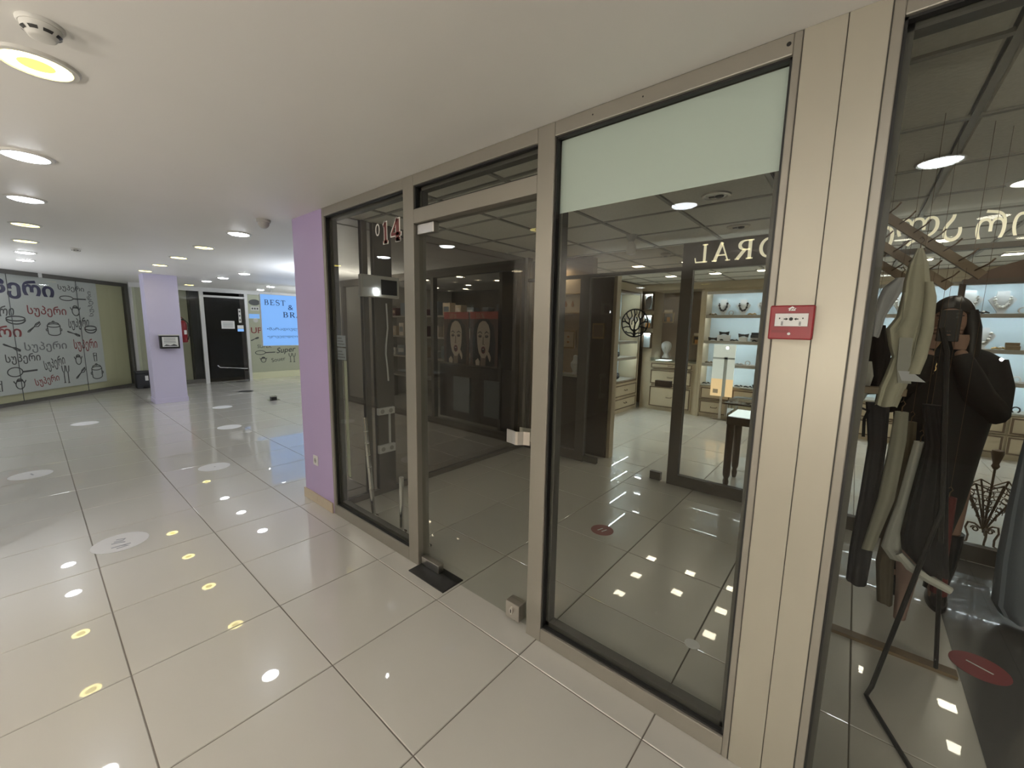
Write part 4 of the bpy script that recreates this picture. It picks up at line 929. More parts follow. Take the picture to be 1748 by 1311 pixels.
# long lit shelf wall on the right
ls = ls0
SX = [(-1.60, .45), (.52, 2.5)]
for a0, a1 in SX:
    bx('lit_back', 'shelf_back', ls, a0, a1, 6.72, 6.74, .585, 2.19)
    for z in (.57, .945, 1.345, 1.785, 2.19): bx('shelf_board', 'shelf_board' if z > .6 else 'granite', ls, a0, a1, 6.37, 6.72, z, z + .022)
    for z in (.945, 1.345, 1.785, 2.19): bx('shelf_lip', 'shelf_board', ls, a0, a1, 6.366, 6.374, z - .028, z)
    for z in (.931, 1.331, 1.771, 2.176): bx('led_strip', 'led_strip', ls, a0 + .03, a1 - .03, 6.40, 6.415, z, z + .012)
    n = 4; w_ = (a1 - a0) / n
    for q in range(n): drawer(ls, FCB, a0 + q * w_, a0 + (q + 1) * w_, .06, .32); drawer(ls, FCB, a0 + q * w_, a0 + (q + 1) * w_, .32, .56)
for a in (-1.64, .45, 2.5): bx('upright', 'cab_beige', ls, a, a + .07 if a > 0 else a + .04, 6.35, 6.74, 0, 2.28)
bx('carcass', 'cab_beige', ls, -1.6, 2.5, 6.39, 6.72, .06, .565); bx('plinth', 'cab_beige', ls, -1.6, 2.5, 6.40, 6.72, 0, .06); bx('cornice', 'cab_beige', ls, -1.64, 2.57, 6.34, 6.74, 2.212, 2.30)

def bust(x, z, h, beads, m, label, pend=None):
    t = thing('necklace_bust', (x, 6.5, z), label, 'jewellery bust', 'necklace busts on the lit shelves')
    Fb = frame((x, 6.50, z), (1, 0, 0)); w0 = h * .42
    k = MB(); k.prism([(-w0 * .25, .01), (w0 * .25, .01), (w0 * .3, h * .12), (w0, h * .62), (w0 * .8, h * .72), (w0 * .45, h * .78), (w0 * .42, h), (-w0 * .42, h), (-w0 * .45, h * .78), (-w0 * .8, h * .72), (-w0, h * .62), (-w0 * .3, h * .12)], Fb, -.02, .015); k.build('bust_board', 'bust_white', t)
    k = MB(); k.box(x - w0 * .4, x + w0 * .4, 6.46, 6.54, z, z + .01); k.build('foot', 'bust_white', t)
    pts = [(w0 * .55 * math.cos(a), h * .74 + h * .45 * math.sin(a)) for a in [PI + PI * q / beads for q in range(beads + 1)]]
    k = MB()
    for i, (a, b) in enumerate(pts): k.ell(Fb(a, b, .024), [.012 + .007 * (i % 2)] * 3, 7, 5)
    k.build('necklace', m, t)
    if pend: k = MB(); k.prism(oval(0, h * .30, .028, .028), Fb, .02, .03); k.build('pendant', pend, t)
bust(-1.36, 1.807, .27, 13, 'cloth_char', 'white bust with a wide dark necklace, left on the top lit shelf')
bust(-1.05, 1.807, .26, 11, 'black', 'white bust with a chunky black necklace on the top lit shelf'); bust(-.74, 1.807, .27, 9, 'plastic_gray', 'white bust with a thin grey necklace beside the pillar')
bust(1.52, 1.807, .30, 16, 'plastic_gray', 'white bust with a gold pendant on the top shelf behind the person', 'gold'); bust(1.80, 1.807, .28, 12, 'pearl', 'white bust with a pale collar necklace on the top shelf behind the person')
bust(1.69, 1.367, .27, 9, 'steel_brushed', 'white bust with a silver bib necklace on the second shelf behind the person'); bust(.9, 1.807, .28, 12, 'pearl', 'white bust with pearls hidden behind the hanging clothes')
def trinket(x, z, kind, label, m):
    t = thing('shelf_trinket', (x, 6.45, z), label, 'jewellery', 'small pieces on the lit shelves')
    if kind == 'bow':
        Fb = frame((x, 6.45, z), (1, 0, 0)); k = MB()
        for sg in (-1, 1): k.prism([(sg * .01, .02), (sg * .07, -.005), (sg * .08, .06), (sg * .01, .045)], Fb, -.015, .015)
        k.build('bow_loop', m, t); k = MB(); k.ell((x, 6.43, z + .033), (.017, .014, .02), 8, 6); k.build('bow_knot', m, t)
    elif kind == 'ring':
        MB().tube([(x + .035 * math.cos(a), 6.45, z + .04 + .035 * math.sin(a)) for a in [2 * PI * q / 12 for q in range(13)]], .009, 6).build('hoop', m, t); MB().ell((x, 6.45, z + .008), (.025, .02, .008), 8, 5).build('stand', 'bust_white', t)
    elif kind == 'box':
        bx('case_base', m, t, x - .06, x + .06, 6.41, 6.47, z, z + .05, bevel=.006); bx('case_lid', m, t, x - .06, x + .06, 6.46, 6.48, z + .05, z + .09, bevel=.004)
    else:
        MB().tube([(x - .06, 6.43, z + .012), (x - .03, 6.41, z + .022), (x, 6.43, z + .012), (x + .03, 6.45, z + .024), (x + .06, 6.43, z + .012)], [.010, .014, .011, .015, .008], 6).build('clasp', m, t); MB().ell((x + .01, 6.43, z + .028), (.016, .014, .012), 8, 5).build('stone', 'steel', t)
TR = [(-1.47, 1.367, 'bow', 'small black bow clip at the left end of the second shelf', 'black'), (-1.30, 1.367, 'clip', 'slim black clip beside the small bow', 'black'), (-1.13, 1.367, 'clip', 'dark hair clip in the middle of the second shelf', 'cloth_char'),
      (-1.0, 1.44, 'bow', 'broad charcoal bow on the second shelf', 'cloth_char'), (-.83, 1.43, 'box', 'dark oblong case on the second shelf near the pillar', 'cloth_char'), (-.80, 1.367, 'clip', 'black clip below the oblong case', 'black'), (-.68, 1.367, 'ring', 'dark hoop at the pillar end of the second shelf', 'black'),
      (-1.30, 1.47, 'bow', 'large black bow perched on a clear riser, second shelf', 'black'),
      (-1.50, .967, 'clip', 'bronze clip at the left end of the third shelf', 'wood_mid'), (-1.38, .967, 'ring', 'bronze hoop on the third shelf', 'wood_mid'), (-1.02, .967, 'clip', 'grey clip right of the glowing cards, third shelf', 'plastic_gray'), (-.90, .967, 'ring', 'grey hoop near the pillar, third shelf', 'plastic_gray'), (-.72, .967, 'box', 'dark case by the pillar, third shelf', 'black'),
      (-1.52, .592, 'clip', 'dark clip at the left end of the lowest shelf', 'black'), (-1.0, .592, 'clip', 'black clip right of the glowing cards, lowest shelf', 'black'), (-.86, .592, 'clip', 'charcoal clip in the middle of the lowest shelf', 'cloth_char'), (-.72, .592, 'bow', 'charcoal bow on the lowest shelf by the pillar', 'cloth_char'),
      (-1.50, 1.807, 'clip', 'amber clip at the foot of the top shelf', 'wood_mid'), (-1.22, 1.807, 'ring', 'grey hoop between the first two busts', 'plastic_gray'), (-.90, 1.807, 'clip', 'amber clip between the second and third busts', 'gold'),
      (1.46, 1.807, 'box', 'little grey case under the gold pendant bust', 'plastic_gray'), (1.64, 1.807, 'clip', 'dark clip between the two right busts', 'cloth_char'), (1.97, 1.807, 'ring', 'silver hoop at the right end of the top shelf', 'steel'),
      (1.58, 1.367, 'clip', 'dark clip left of the silver bib bust', 'cloth_char'), (1.83, 1.367, 'clip', 'amber clip right of the silver bib bust', 'gold'), (1.94, 1.367, 'box', 'amber case at the right end of the second shelf', 'wood_mid'),
      (1.75, .967, 'clip', 'grey clip on the third shelf behind the person', 'plastic_gray'), (1.90, .967, 'clip', 'silver clip on the third shelf behind the person', 'steel'), (2.02, .967, 'ring', 'pale hoop on the third shelf at the right edge', 'pearl'),
      (1.78, .592, 'clip', 'black clip on the granite ledge behind the person', 'black'), (1.92, .592, 'clip', 'grey clip on the granite ledge behind the person', 'cloth_char'), (2.06, .592, 'ring', 'black hoop on the granite ledge at the right edge', 'black')]
for a in TR: trinket(*a)
tag(MB().box(-1.40, -1.20, 6.42, 6.50, 1.367, 1.468).build('clear_riser', 'bust_white', None), 'white riser block under the large black bow', 'riser')
tag(MB().box(-1.06, -.94, 6.42, 6.50, 1.367, 1.438).build('clear_riser', 'bust_white', None), 'white riser block under the broad charcoal bow', 'riser')
tag(MB().box(-.90, -.76, 6.485, 6.53, 1.367, 1.428).box(-.90, -.76, 6.40, 6.53, 1.422, 1.43).build('clear_riser', 'bust_white', None), 'white riser ledge under the oblong case', 'riser')
for x, z, s in ((-2.93, .60, 1), (-2.93, 1.02, .8)):
    for y, lb in ((4.9, 'nearer'), (5.75, 'farther')):
        t = thing('shelf_ornament', (x, y, z), 'small dark ornament on the %s shelf of the left cabinet, %s bay' % ('lowest' if z < 1 else 'second', lb), 'ornament', 'ornaments in the left cabinet')
        MB().ell((x, y, z + .05 * s), (.05 * s, .07 * s, .05 * s), 10, 7).build('body', 'black', t, smooth=True); MB().ell((x, y + .05 * s, z + .09 * s), (.03 * s, .03 * s, .03 * s), 8, 6).build('head', 'black', t, smooth=True)
ap = thing('screen_glow_stand', (-1.23, 6.3, .40), 'glowing cards put in for a reflected phone screen, warm at the foot', 'reflection stand-in')  # added glowing cards in place of a reflected phone screen
bx('clear_stem', 'steel', ap, -1.25, -1.21, 6.30, 6.32, 0, .42); bx('foot_plate', 'steel', ap, -1.35, -1.11, 6.22, 6.34, 0, .012)
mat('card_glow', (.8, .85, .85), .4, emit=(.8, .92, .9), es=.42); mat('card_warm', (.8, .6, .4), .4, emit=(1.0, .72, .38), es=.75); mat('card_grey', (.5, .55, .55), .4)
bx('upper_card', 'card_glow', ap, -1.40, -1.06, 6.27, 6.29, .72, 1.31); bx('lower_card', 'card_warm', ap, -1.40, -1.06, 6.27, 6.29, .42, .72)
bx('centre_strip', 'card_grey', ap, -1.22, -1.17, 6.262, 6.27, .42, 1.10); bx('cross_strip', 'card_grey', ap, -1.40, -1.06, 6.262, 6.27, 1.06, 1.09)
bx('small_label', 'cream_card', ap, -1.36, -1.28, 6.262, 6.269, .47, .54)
# square lamps
def sqlamp(x, y, label):
    t = thing('square_lamp', (x, y, ZC), label, 'ceiling lamp', 'square lamps of the jewellery shop')
    k = MB(); a, b = .085, .07
    k.box(x - a, x + a, y - a, y - b, ZC - .015, ZC).box(x - a, x + a, y + b, y + a, ZC - .015, ZC).box(x - a, x - b, y - b, y + b, ZC - .015, ZC).box(x + b, x + a, y - b, y + b, ZC - .015, ZC); k.build('trim_frame', 'offwhite', t)
    bx('diffuser', 'lamp_shop', t, x - b, x + b, y - b, y + b, ZC - .011, ZC - .004)
cn = ['first', 'second', 'third', 'fourth', 'fifth', 'sixth']
for i, x in enumerate((-1.85, -1.21, -.60, .03, .95, 1.6)):
    for j, y in enumerate((3.98, 4.58, 5.22)): sqlamp(x, y, 'square warm lamp, %s row from the partition, %s column from the left' % (cn[j], cn[i]))
rl = thing('pendant_disc', (-2.4, 2.90, 2.27), 'white disc lamp on a short stem before the brown display wall', 'lamp')
MB().tube([(-2.4, 2.90, 2.28), (-2.4, 2.90, ZC)], .006).build('stem', 'dark_metal', rl); MB().lathe((-2.4, 2.90, 2.27), [(.078, .0), (.084, .004), (.084, .012)], 24).build('shade', 'dark_metal', rl); MB().lathe((-2.4, 2.90, 2.266), [(.074, 0), (.076, .0045)], 24).build('diffuser', 'lamp_shop', rl)
# desk and chair
dk = thing('display_desk', (.05, 3.2, 0), 'dark wood glass-topped display desk with turned legs', 'desk')
for x, y in ((-.385, 2.985), (-.385, 3.36), (.50, 2.985), (.50, 3.36)):
    MB().lathe((x, y, 0), [(.018, 0), (.024, .03), (.028, .06), (.020, .09), (.032, .12), (.034, .16), (.036, .66)], 10).build('leg', 'wood_dark', dk, smooth=True)
bx('apron', 'wood_dark', dk, -.42, .53, 2.95, 3.40, .64, .715, bevel=.004)
k = MB(); k.box(-.44, .55, 2.93, 2.955, .715, .845).box(-.44, .55, 3.395, 3.42, .715, .845).box(-.44, -.415, 2.955, 3.395, .715, .845).box(.525, .55, 2.955, 3.395, .715, .845)
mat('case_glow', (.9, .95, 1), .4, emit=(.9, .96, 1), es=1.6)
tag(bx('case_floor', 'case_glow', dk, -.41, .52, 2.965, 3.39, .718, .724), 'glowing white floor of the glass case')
for q in ((-.44, -.42, 2.93, 2.95), (-.44, -.42, 3.40, 3.42), (.53, .55, 2.93, 2.95), (.53, .55, 3.40, 3.42)): bx('case_corner', 'steel_brushed', dk, *q, .715, .845)
bx('case_front', 'case_glass', dk, -.42, .53, 2.935, 2.941, .718, .842); bx('case_side', 'case_glass', dk, -.437, -.431, 2.95, 3.40, .718, .842); bx('case_top', 'case_glass', dk, -.45, .56, 2.92, 3.43, .848, .856)
k = MB(); k.box(-.45, .56, 2.92, 2.945, .838, .850).box(-.45, .56, 3.405, 3.43, .838, .850).box(-.45, -.425, 2.945, 3.405, .838, .850).box(.535, .56, 2.945, 3.405, .838, .850); k.build('top_edge', 'wood_dark', dk)
dn = thing('case_brooch', (-.20, 3.1, .724), 'gold brooch lying in the glass case of the desk', 'jewellery')
k = MB(); k.ell((-.20, 3.1, .732), (.03, .02, .008), 8, 5); k.build('plate', 'gold', dn); MB().ell((-.15, 3.12, .732), (.018, .014, .008), 8, 5).build('stone', 'copper', dn)
ch = thing('bentwood_chair', (-.05, 2.86, 0), 'dark bentwood chair half hidden by the beige pillar', 'chair')
for x, y in ((-.17, 2.98), (.13, 2.98), (-.17, 3.26), (.13, 3.26)): MB().tube([(x, y, 0), (x * .9, y, .24), (x * .85, y, .43)], .014, 8).build('leg', 'black', ch, smooth=True)
MB().lathe((-.03, 3.12, .43), [(.19, 0), (.20, .015), (.19, .03)], 20).build('seat', 'black', ch, smooth=True)
MB().tube([(-.19, 3.0, .43), (-.215, 2.97, .52), (-.20, 2.965, .62)] + [(-.2 + .0, 2.968, .63)], .012, 8).build('side_hoop', 'black', ch, smooth=True)

tag(MB().tube([(.243, .30, ZC), (.243, .30, 2.02), (.236, .30, 1.90), (.232, .30, 1.80), (.234, .30, 1.72)], .003, 6).build('red_wire', 'call_red', None, smooth=True), 'thin red wire hanging at the right edge of the middle window', 'wire')
# umbrella stand
us = thing('umbrella_stand', (1.31, 2.98, 0), 'rusty wrought iron umbrella-shaped stand on three scrolled legs', 'umbrella stand')
ux, uy = 1.31, 2.98
sh_ = Vector((.03, 0, 0))
MB().tube([(ux, uy, .12), (ux, uy, .62)], .007, 8).build('shaft', 'iron', us)
MB().lathe((ux, uy, .60), [(.012, 0), (.022, .02), (.016, .04), (.026, .08), (.032, .11), (.030, .135), (.012, .14)], 12).build('finial', 'iron', us, smooth=True)
NR = 8
tips = []
for q in range(NR):
    a = 2 * PI * q / NR + .2; tx, ty = ux + .17 * math.cos(a), uy + .12 * math.sin(a); tips.append((tx, ty, .50 + .02 * math.sin(3 * a)))
    MB().tube([(ux, uy, .13), (ux + .05 * math.cos(a), uy + .035 * math.sin(a), .26), (ux + .115 * math.cos(a), uy + .08 * math.sin(a), .40), tips[-1]], .006, 6).build('rib', 'iron', us)
k = MB()
for q in range(NR):
    p, p2 = Vector(tips[q]), Vector(tips[(q + 1) % NR]); m_ = (p + p2) / 2; m_ = Vector((ux, uy, m_.z - .04)) + (Vector((m_.x, m_.y, 0)) - Vector((ux, uy, 0))) * .86
    k.tube([p, m_, p2], .005, 5)
    for f in (.3, .5, .7, .88):
        a1, a2 = Vector((ux, uy, .13)).lerp(p, f), Vector((ux, uy, .13)).lerp(p2, f); k.tube([a1, (a1 + a2) / 2 + Vector((0, 0, -.012)), a2], .0032, 4)
    for f in (.45, .62, .8):
        c = (Vector((ux, uy, .13)).lerp(p, f) + Vector((ux, uy, .13)).lerp(p2, f)) / 2; r_ = .035 * f
        k.tube([c + (p - p2).normalized() * r_ * math.cos(t) * .9 + Vector((0, 0, r_ * math.sin(t))) for t in [2 * PI * s / 8 for s in range(8)]], .003, 4)
k.build('scroll_mesh', 'iron', us)
for q in range(3):
    a = 2 * PI * q / 3 + .5; c, s_ = math.cos(a), math.sin(a)
    pts = [(.015, .145), (.05, .17), (.085, .165), (.095, .12), (.075, .07), (.078, .02), (.10, .006)]
    MB().tube([(ux + r_ * c, uy + r_ * s_, z) for r_, z in pts], .0065, 6).build('leg', 'iron', us)
    MB().tube([(ux + (.045 + .022 * math.cos(t) * (1 - t / 12)) * c, uy + (.045 + .022 * math.cos(t) * (1 - t / 12)) * s_, .13 + .022 * math.sin(t) * (1 - t / 12)) for t in [.5 * q2 for q2 in range(16)]], .005, 5).build('scroll', 'iron', us)

# ------------------------------------------------------------------ clothes shop (right)
tag(bx('darkening_mat', 'mat_dark', None, .98, 2.55, .26, 2.65, .0005, .004), 'added dark glossy mat standing in for the darker reflected floor at the right edge', 'mat')  # added mat, darkens the floor where the glass shows a darker reflection
sticker(1.06, 1.36, .10, 'sticker_red2', 'deep red round sticker on the added dark mat', [[(-.4, .2), (.4, -.2)]])
bpy.data.objects[[o.name for o in bpy.data.objects if o.get('label', '').startswith('deep red')][0]].location.z = .004
tag(bx('threshold_strip', 'wood_mid', None, .41, .97, 1.19, 1.245, .0, .016), 'narrow brown strip across the floor behind the clothes rack', 'floor strip')
# arched header and wood post
ah = thing('trim_3', (1.3, 2.6, 1.9), 'dark arched wooden pelmet at the upper right', 'pelmet', kind='structure')
Fa = frame((0, 2.64, 0), (1, 0, 0)); k = MB(); k.prism([(.96, 1.88), (1.02, 1.925), (1.10, 1.965), (1.2, 2.0), (1.32, 2.02), (1.5, 2.02), (1.7, 1.96), (1.86, 1.88)], Fa, -.03, .02); k.build('arch_board', 'wood_dark', ah)
k = MB(); k.prism([(.96, 1.865), (1.86, 1.865), (1.86, 1.895), (.96, 1.895)], Fa, -.03, .03); k.build('arch_ledge', 'brown_dark', ah)
for x in (.95, 1.83): bx('arch_post', 'brown_dark', ah, x, x + .03, 2.645, 2.67, .11, 1.87)
# peg rails
def rail(p, q, label, wires):
    t = thing('peg_rail', p, label, 'display rail', 'slanted wooden peg rails'); p = Vector(p); q = Vector(q); d = (q - p).normalized(); u = Vector((0, -1, 0)); s_ = d.cross(u).normalized()
    k = MB(); h, g = .017, .012
    vs = [p + s_ * a * h + u * b * g for a, b in ((-1, -1), (1, -1), (1, 1), (-1, 1))] + [q + s_ * a * h + u * b * g for a, b in ((-1, -1), (1, -1), (1, 1), (-1, 1))]
    k.add(vs, [(0, 1, 2, 3), (7, 6, 5, 4), (0, 4, 5, 1), (1, 5, 6, 2), (2, 6, 7, 3), (3, 7, 4, 0)]); k.build('rail_bar', 'wood_mid', t)
    n = int((q - p).length / .065)
    for i in range(n):
        c = p.lerp(q, (i + .5) / n); MB().tube([c + u * .01, c + u * .05 + Vector((.03, 0, .02)), c + u * .055 + Vector((.045, 0, .04))], .0032, 5).build('peg', 'iron', t)
    for f in wires:
        c = p.lerp(q, f); MB().tube([c, (c.x, c.y, ZC)], .0008, 4).build('hanging_wire', 'iron', t)
rail((.485, 1.2, 2.083), (.835, 1.2, 1.777), 'nearest slanted wooden peg rail under the ceiling of the clothes shop', (.1, .9)); rail((.47, 1.32, 1.99), (.76, 1.32, 1.745), 'middle slanted wooden peg rail under the ceiling of the clothes shop', (.15, .85)); rail((.47, 1.45, 1.92), (.66, 1.45, 1.77), 'lowest short slanted peg rail under the ceiling of the clothes shop', (.2, .8))
# garments : elliptical rings with folds
def garment(name, y, rows, thick, m, label, folds=5, amp=.10, extra=None, n=44, seed=1):
    rr = random.Random(seed); ph = rr.uniform(0, 6)
    rings = []; zs = [r[0] for r in rows]; zc = 0
    rows2 = []
    for i in range(len(rows) - 1):
        for s_ in range(3):
            f = s_ / 3; rows2.append(tuple(a + (b - a) * f for a, b in zip(rows[i], rows[i + 1])))
    rows2.append(rows[-1]); N = len(rows2)
    for i, (z, a, b) in enumerate(rows2):
        f = i / (N - 1); cx, rx = (a + b) / 2, (b - a) / 2; ry = min(thick, max(.012, rx * .9)) * (.75 + .35 * f); ring = []
        for q in range(n):
            t_ = 2 * PI * q / n; w_ = 1 + amp * 1.9 * (.35 + .65 * f) * math.sin(folds * t_ + ph + .8 * f) + amp * .9 * math.sin((2 * folds + 1) * t_ + 2 * ph - f)
            sx = math.copysign(abs(math.cos(t_)) ** .8, math.cos(t_))
            ring.append((cx + rx * sx, y + ry * math.sin(t_) * w_, z + .004 * math.sin(folds * t_ + ph) * f))
        rings.append(ring)
    t = thing(name, ((rows[0][1] + rows[0][2]) / 2, y, rows[-1][0]), label, 'garment', 'garments in the clothes shop')
    MB().loft(rings).build('fabric', m, t, smooth=True)
    if extra: extra(t)
    return t
def hook(x, y, z, top):
    def f(t):
        MB().tube([(x, y, z), (x, y, z + .02), (x + .008, y, z + .035), (x, y, z + .048), (x - .006, y, z + .04)] , .0022, 6).build('hanger_hook', 'iron', t)
        if top: MB().tube([(x, y, z + .048), (x, y, top)], .0006, 4).build('hanger_wire', 'iron', t)
    return f
def cream_x(t):
    hook(.626, 1.0, 1.875, None)(t)
    MB().tube([(.626, 1.0, 1.92), (.64, 1.19, 1.94)], .0006, 4).build('hanger_wire', 'iron', t)
    Fg = frame((0, .955, 0), (1, 0, 0)); k = MB()
    for pts in ([(.596, 1.70), (.60, 1.60), (.588, 1.54)], [(.66, 1.66), (.65, 1.5), (.645, 1.40)]): k.ribbon(pts, .004, Fg, 0, .004)
    k.build('seam', 'cloth_gray', t)
    MB().loft([[(x_ + a, .955 + b, z) for a, b in [(w_ * math.cos(q), .018 * math.sin(q)) for q in [2 * PI * u / 12 for u in range(12)]]] for z, x_, w_ in ((1.74, .662, .012), (1.68, .672, .018), (1.55, .676, .020), (1.44, .668, .021), (1.375, .655, .022))]).build('sleeve', 'cloth_cream', t, smooth=True)
    MB().loft([[(x, y_, z) for x, y_ in ((a, .945), (b, .945), (b, .965), (a, .965))] for z, a, b in ((1.52, .60, .64), (1.40, .605, .645), (1.335, .615, .655))]).build('collar_fold', 'cloth_light', t)
    MB().loft([[(x, y_, z) for x, y_ in ((a, .94), (b, .94), (b, .96), (a, .96))] for z, a, b in ((1.385, .61, .65), (1.345, .625, .695))]).build('cuff', 'cloth_white', t)
garment('cream_jacket', 1.0, [(1.878, .617, .634), (1.818, .599, .656), (1.748, .591, .669), (1.702, .591, .677), (1.607, .584, .677), (1.555, .557, .673), (1.487, .572, .664), (1.438, .588, .659), (1.364, .574, .656), (1.308, .561, .645), (1.229, .556, .628)], .05, 'cloth_cream', 'long cream jacket hanging from the peg rail', 4, .12, cream_x, seed=2)
garment('white_shirt', 1.25, [(1.79, .577, .613), (1.749, .537, .611), (1.697, .523, .592), (1.616, .517, .560), (1.519, .519, .548)], .05, 'cloth_white', 'white shirt hanging left of the cream jacket', 3, .1, hook(.595, 1.25, 1.79, 1.93), seed=3)
garment('dark_jacket', 1.4, [(1.577, .495, .57), (1.446, .504, .605), (1.327, .512, .603), (1.232, .522, .598)], .06, 'cloth_black', 'black jacket hanging behind the white shirt', 4, .1, hook(.533, 1.4, 1.577, ZC), seed=4)
garment('grey_blouse', 1.28, [(1.40, .490, .535), (1.33, .488, .548), (1.24, .497, .535), (1.19, .505, .52)], .03, 'cloth_light', 'pale grey top hanging low at the frame of the right window', 3, .1, hook(.512, 1.28, 1.40, ZC), seed=14)
br_ = thing('clothes_bar', (.56, 1.0, 1.27), 'pale wooden clothes bar crossing behind the window frame', 'clothes bar')
bx('bar', 'wood_mid', br_, .48, .65, .985, 1.015, 1.275, 1.307, bevel=.003)
for x in (.49, .64): MB().tube([(x, 1.0, 1.30), (x, 1.0, ZC)], .0008, 4).build('hanging_wire', 'iron', br_)
def bow_x(t):
    Fg = frame((0, 1.06, 0), (1, 0, 0)); k = MB(); k.ribbon([(.50, 1.17), (.515, 1.20), (.54, 1.19), (.53, 1.15), (.535, 1.07)], .012, Fg, 0, .01); k.build('belt_bow', 'cloth_black', t)
    hook(.57, 1.12, 1.221, 1.275)(t)
garment('black_trousers', 1.12, [(1.221, .528, .612), (1.026, .556, .621), (.771, .552, .624), (.506, .543, .627), (.344, .546, .623)], .045, 'cloth_char', 'charcoal trousers with a tied belt, leftmost on the lower rail', 3, .14, bow_x, seed=5)
garment('grey_trousers', 1.0, [(1.209, .622, .666), (1.09, .620, .672), (.824, .609, .664), (.571, .580, .619)], .035, 'cloth_gray', 'narrow pale grey trousers hanging in the middle of the rack', 2, .14, hook(.644, 1.0, 1.209, 1.275), seed=6)
garment('olive_skirt', 1.2, [(1.141, .677, .714), (.921, .679, .727), (.629, .657, .716), (.447, .647, .713), (.248, .672, .728)], .03, 'cloth_brown', 'long olive skirt behind the pale coat', 3, .12, hook(.695, 1.2, 1.141, 1.80), seed=7)
garment('pale_coat', .95, [(1.102, .689, .727), (.987, .679, .728), (.831, .666, .721), (.706, .647, .700), (.626, .639, .704), (.583, .671, .724)], .035, 'cloth_light', 'pale off-white coat with a curved hem beside the black skirt', 3, .12, hook(.708, .95, 1.102, 1.80), seed=8)
def hem(t):
    MB().tube([(.690, .875, .640), (.727, .87, .60), (.785, .868, .572), (.848, .868, .548)], [.014, .018, .018, .014], 6).build('pale_hem', 'cloth_light', t)
    MB().tube([(.75, .9, 1.26), (.75, .9, 1.78)], .0006, 4).build('hanger_wire', 'iron', t)
garment('black_skirt', .9, [(1.263, .690, .745), (1.106, .714, .781), (.89, .697, .805), (.718, .687, .824), (.657, .697, .832), (.590, .760, .841)], .05, 'cloth_black', 'long black skirt with a pale lining hem in front of the person', 5, .12, hem, seed=9)
garment('pink_trousers', 1.15, [(.70, .70, .79), (.515, .708, .801), (.384, .722, .785), (.22, .731, .773)], .03, 'cloth_pink', 'dusty pink trouser legs below the black skirt', 2, .12, hook(.745, 1.15, .70, 1.8), seed=10)
garment('red_dress', 1.3, [(.80, .84, .89), (.508, .838, .896), (.331, .854, .913)], .03, 'cloth_red', 'dark red dress hem hanging beside the rack leg', 3, .12, hook(.865, 1.3, .80, ZC), seed=11)
garment('blue_dress', 1.9, [(1.30, 1.21, 1.24), (1.17, 1.185, 1.253), (.928, 1.173, 1.286), (.62, 1.164, 1.337), (.368, 1.162, 1.376), (.111, 1.173, 1.407), (.059, 1.202, 1.413)], .09, 'cloth_blue', 'blue-grey full dress hanging at the right edge', 5, .1, hook(1.225, 1.9, 1.30, ZC), seed=12)
rk = thing('rack_stand', (.70, .8, 0), 'thin black metal rack stand with a bent floor leg', 'clothes rack')
MB().tube([(.70, .8, 1.56), (.722, .8, 1.474), (.777, .8, .884), (.765, .8, .80), (.665, .803, .06), (.652, .80, .014), (.668, .76, .011), (.77, .515, .011), (.83, .38, .011)], .0085, 8).build('leg_tube', 'black', rk, smooth=True)
MB().tube([(.777, .8, .884), (.84, 1.0, .45), (.90, 1.2, .011)], .008, 8).build('rear_leg', 'black', rk, smooth=True)
MB().ell((.83, .38, .012), (.014, .014, .012), 8, 6).build('foot_cap', 'black', rk)
st = thing('recessed_spot', (.69, 1.62, ZC), 'half lit round spot under the tiled ceiling of the clothes shop', 'ceiling lamp', 'unlit spots in the tiled ceiling')
MB().lathe((.69, 1.62, ZC), [(.060, -.004), (.066, -.010), (.085, -.008), (.092, 0), (.06, 0)], 24).build('trim_ring', 'steel', st, smooth=True); MB().lathe((.69, 1.62, ZC), [(.058, -.007), (.059, -.001)], 24).build('reflector', 'lamp_shop', st)
for x, y, lb in ((1.12, 2.26, 'round white lamp at the upper right edge of the clothes shop ceiling'), (1.5, 1.2, 'round white lamp beyond the right edge of the clothes shop ceiling')):
    t = thing('round_lamp', (x, y, ZC), lb, 'ceiling lamp'); MB().lathe((x, y, ZC), [(.080, -.006), (.086, -.012), (.10, -.008), (.106, 0), (.08, 0)], 28).build('trim_ring', 'offwhite', t, smooth=True); MB().lathe((x, y, ZC), [(.079, -.008), (.081, -.001)], 28).build('diffuser', 'lamp_shop', t)

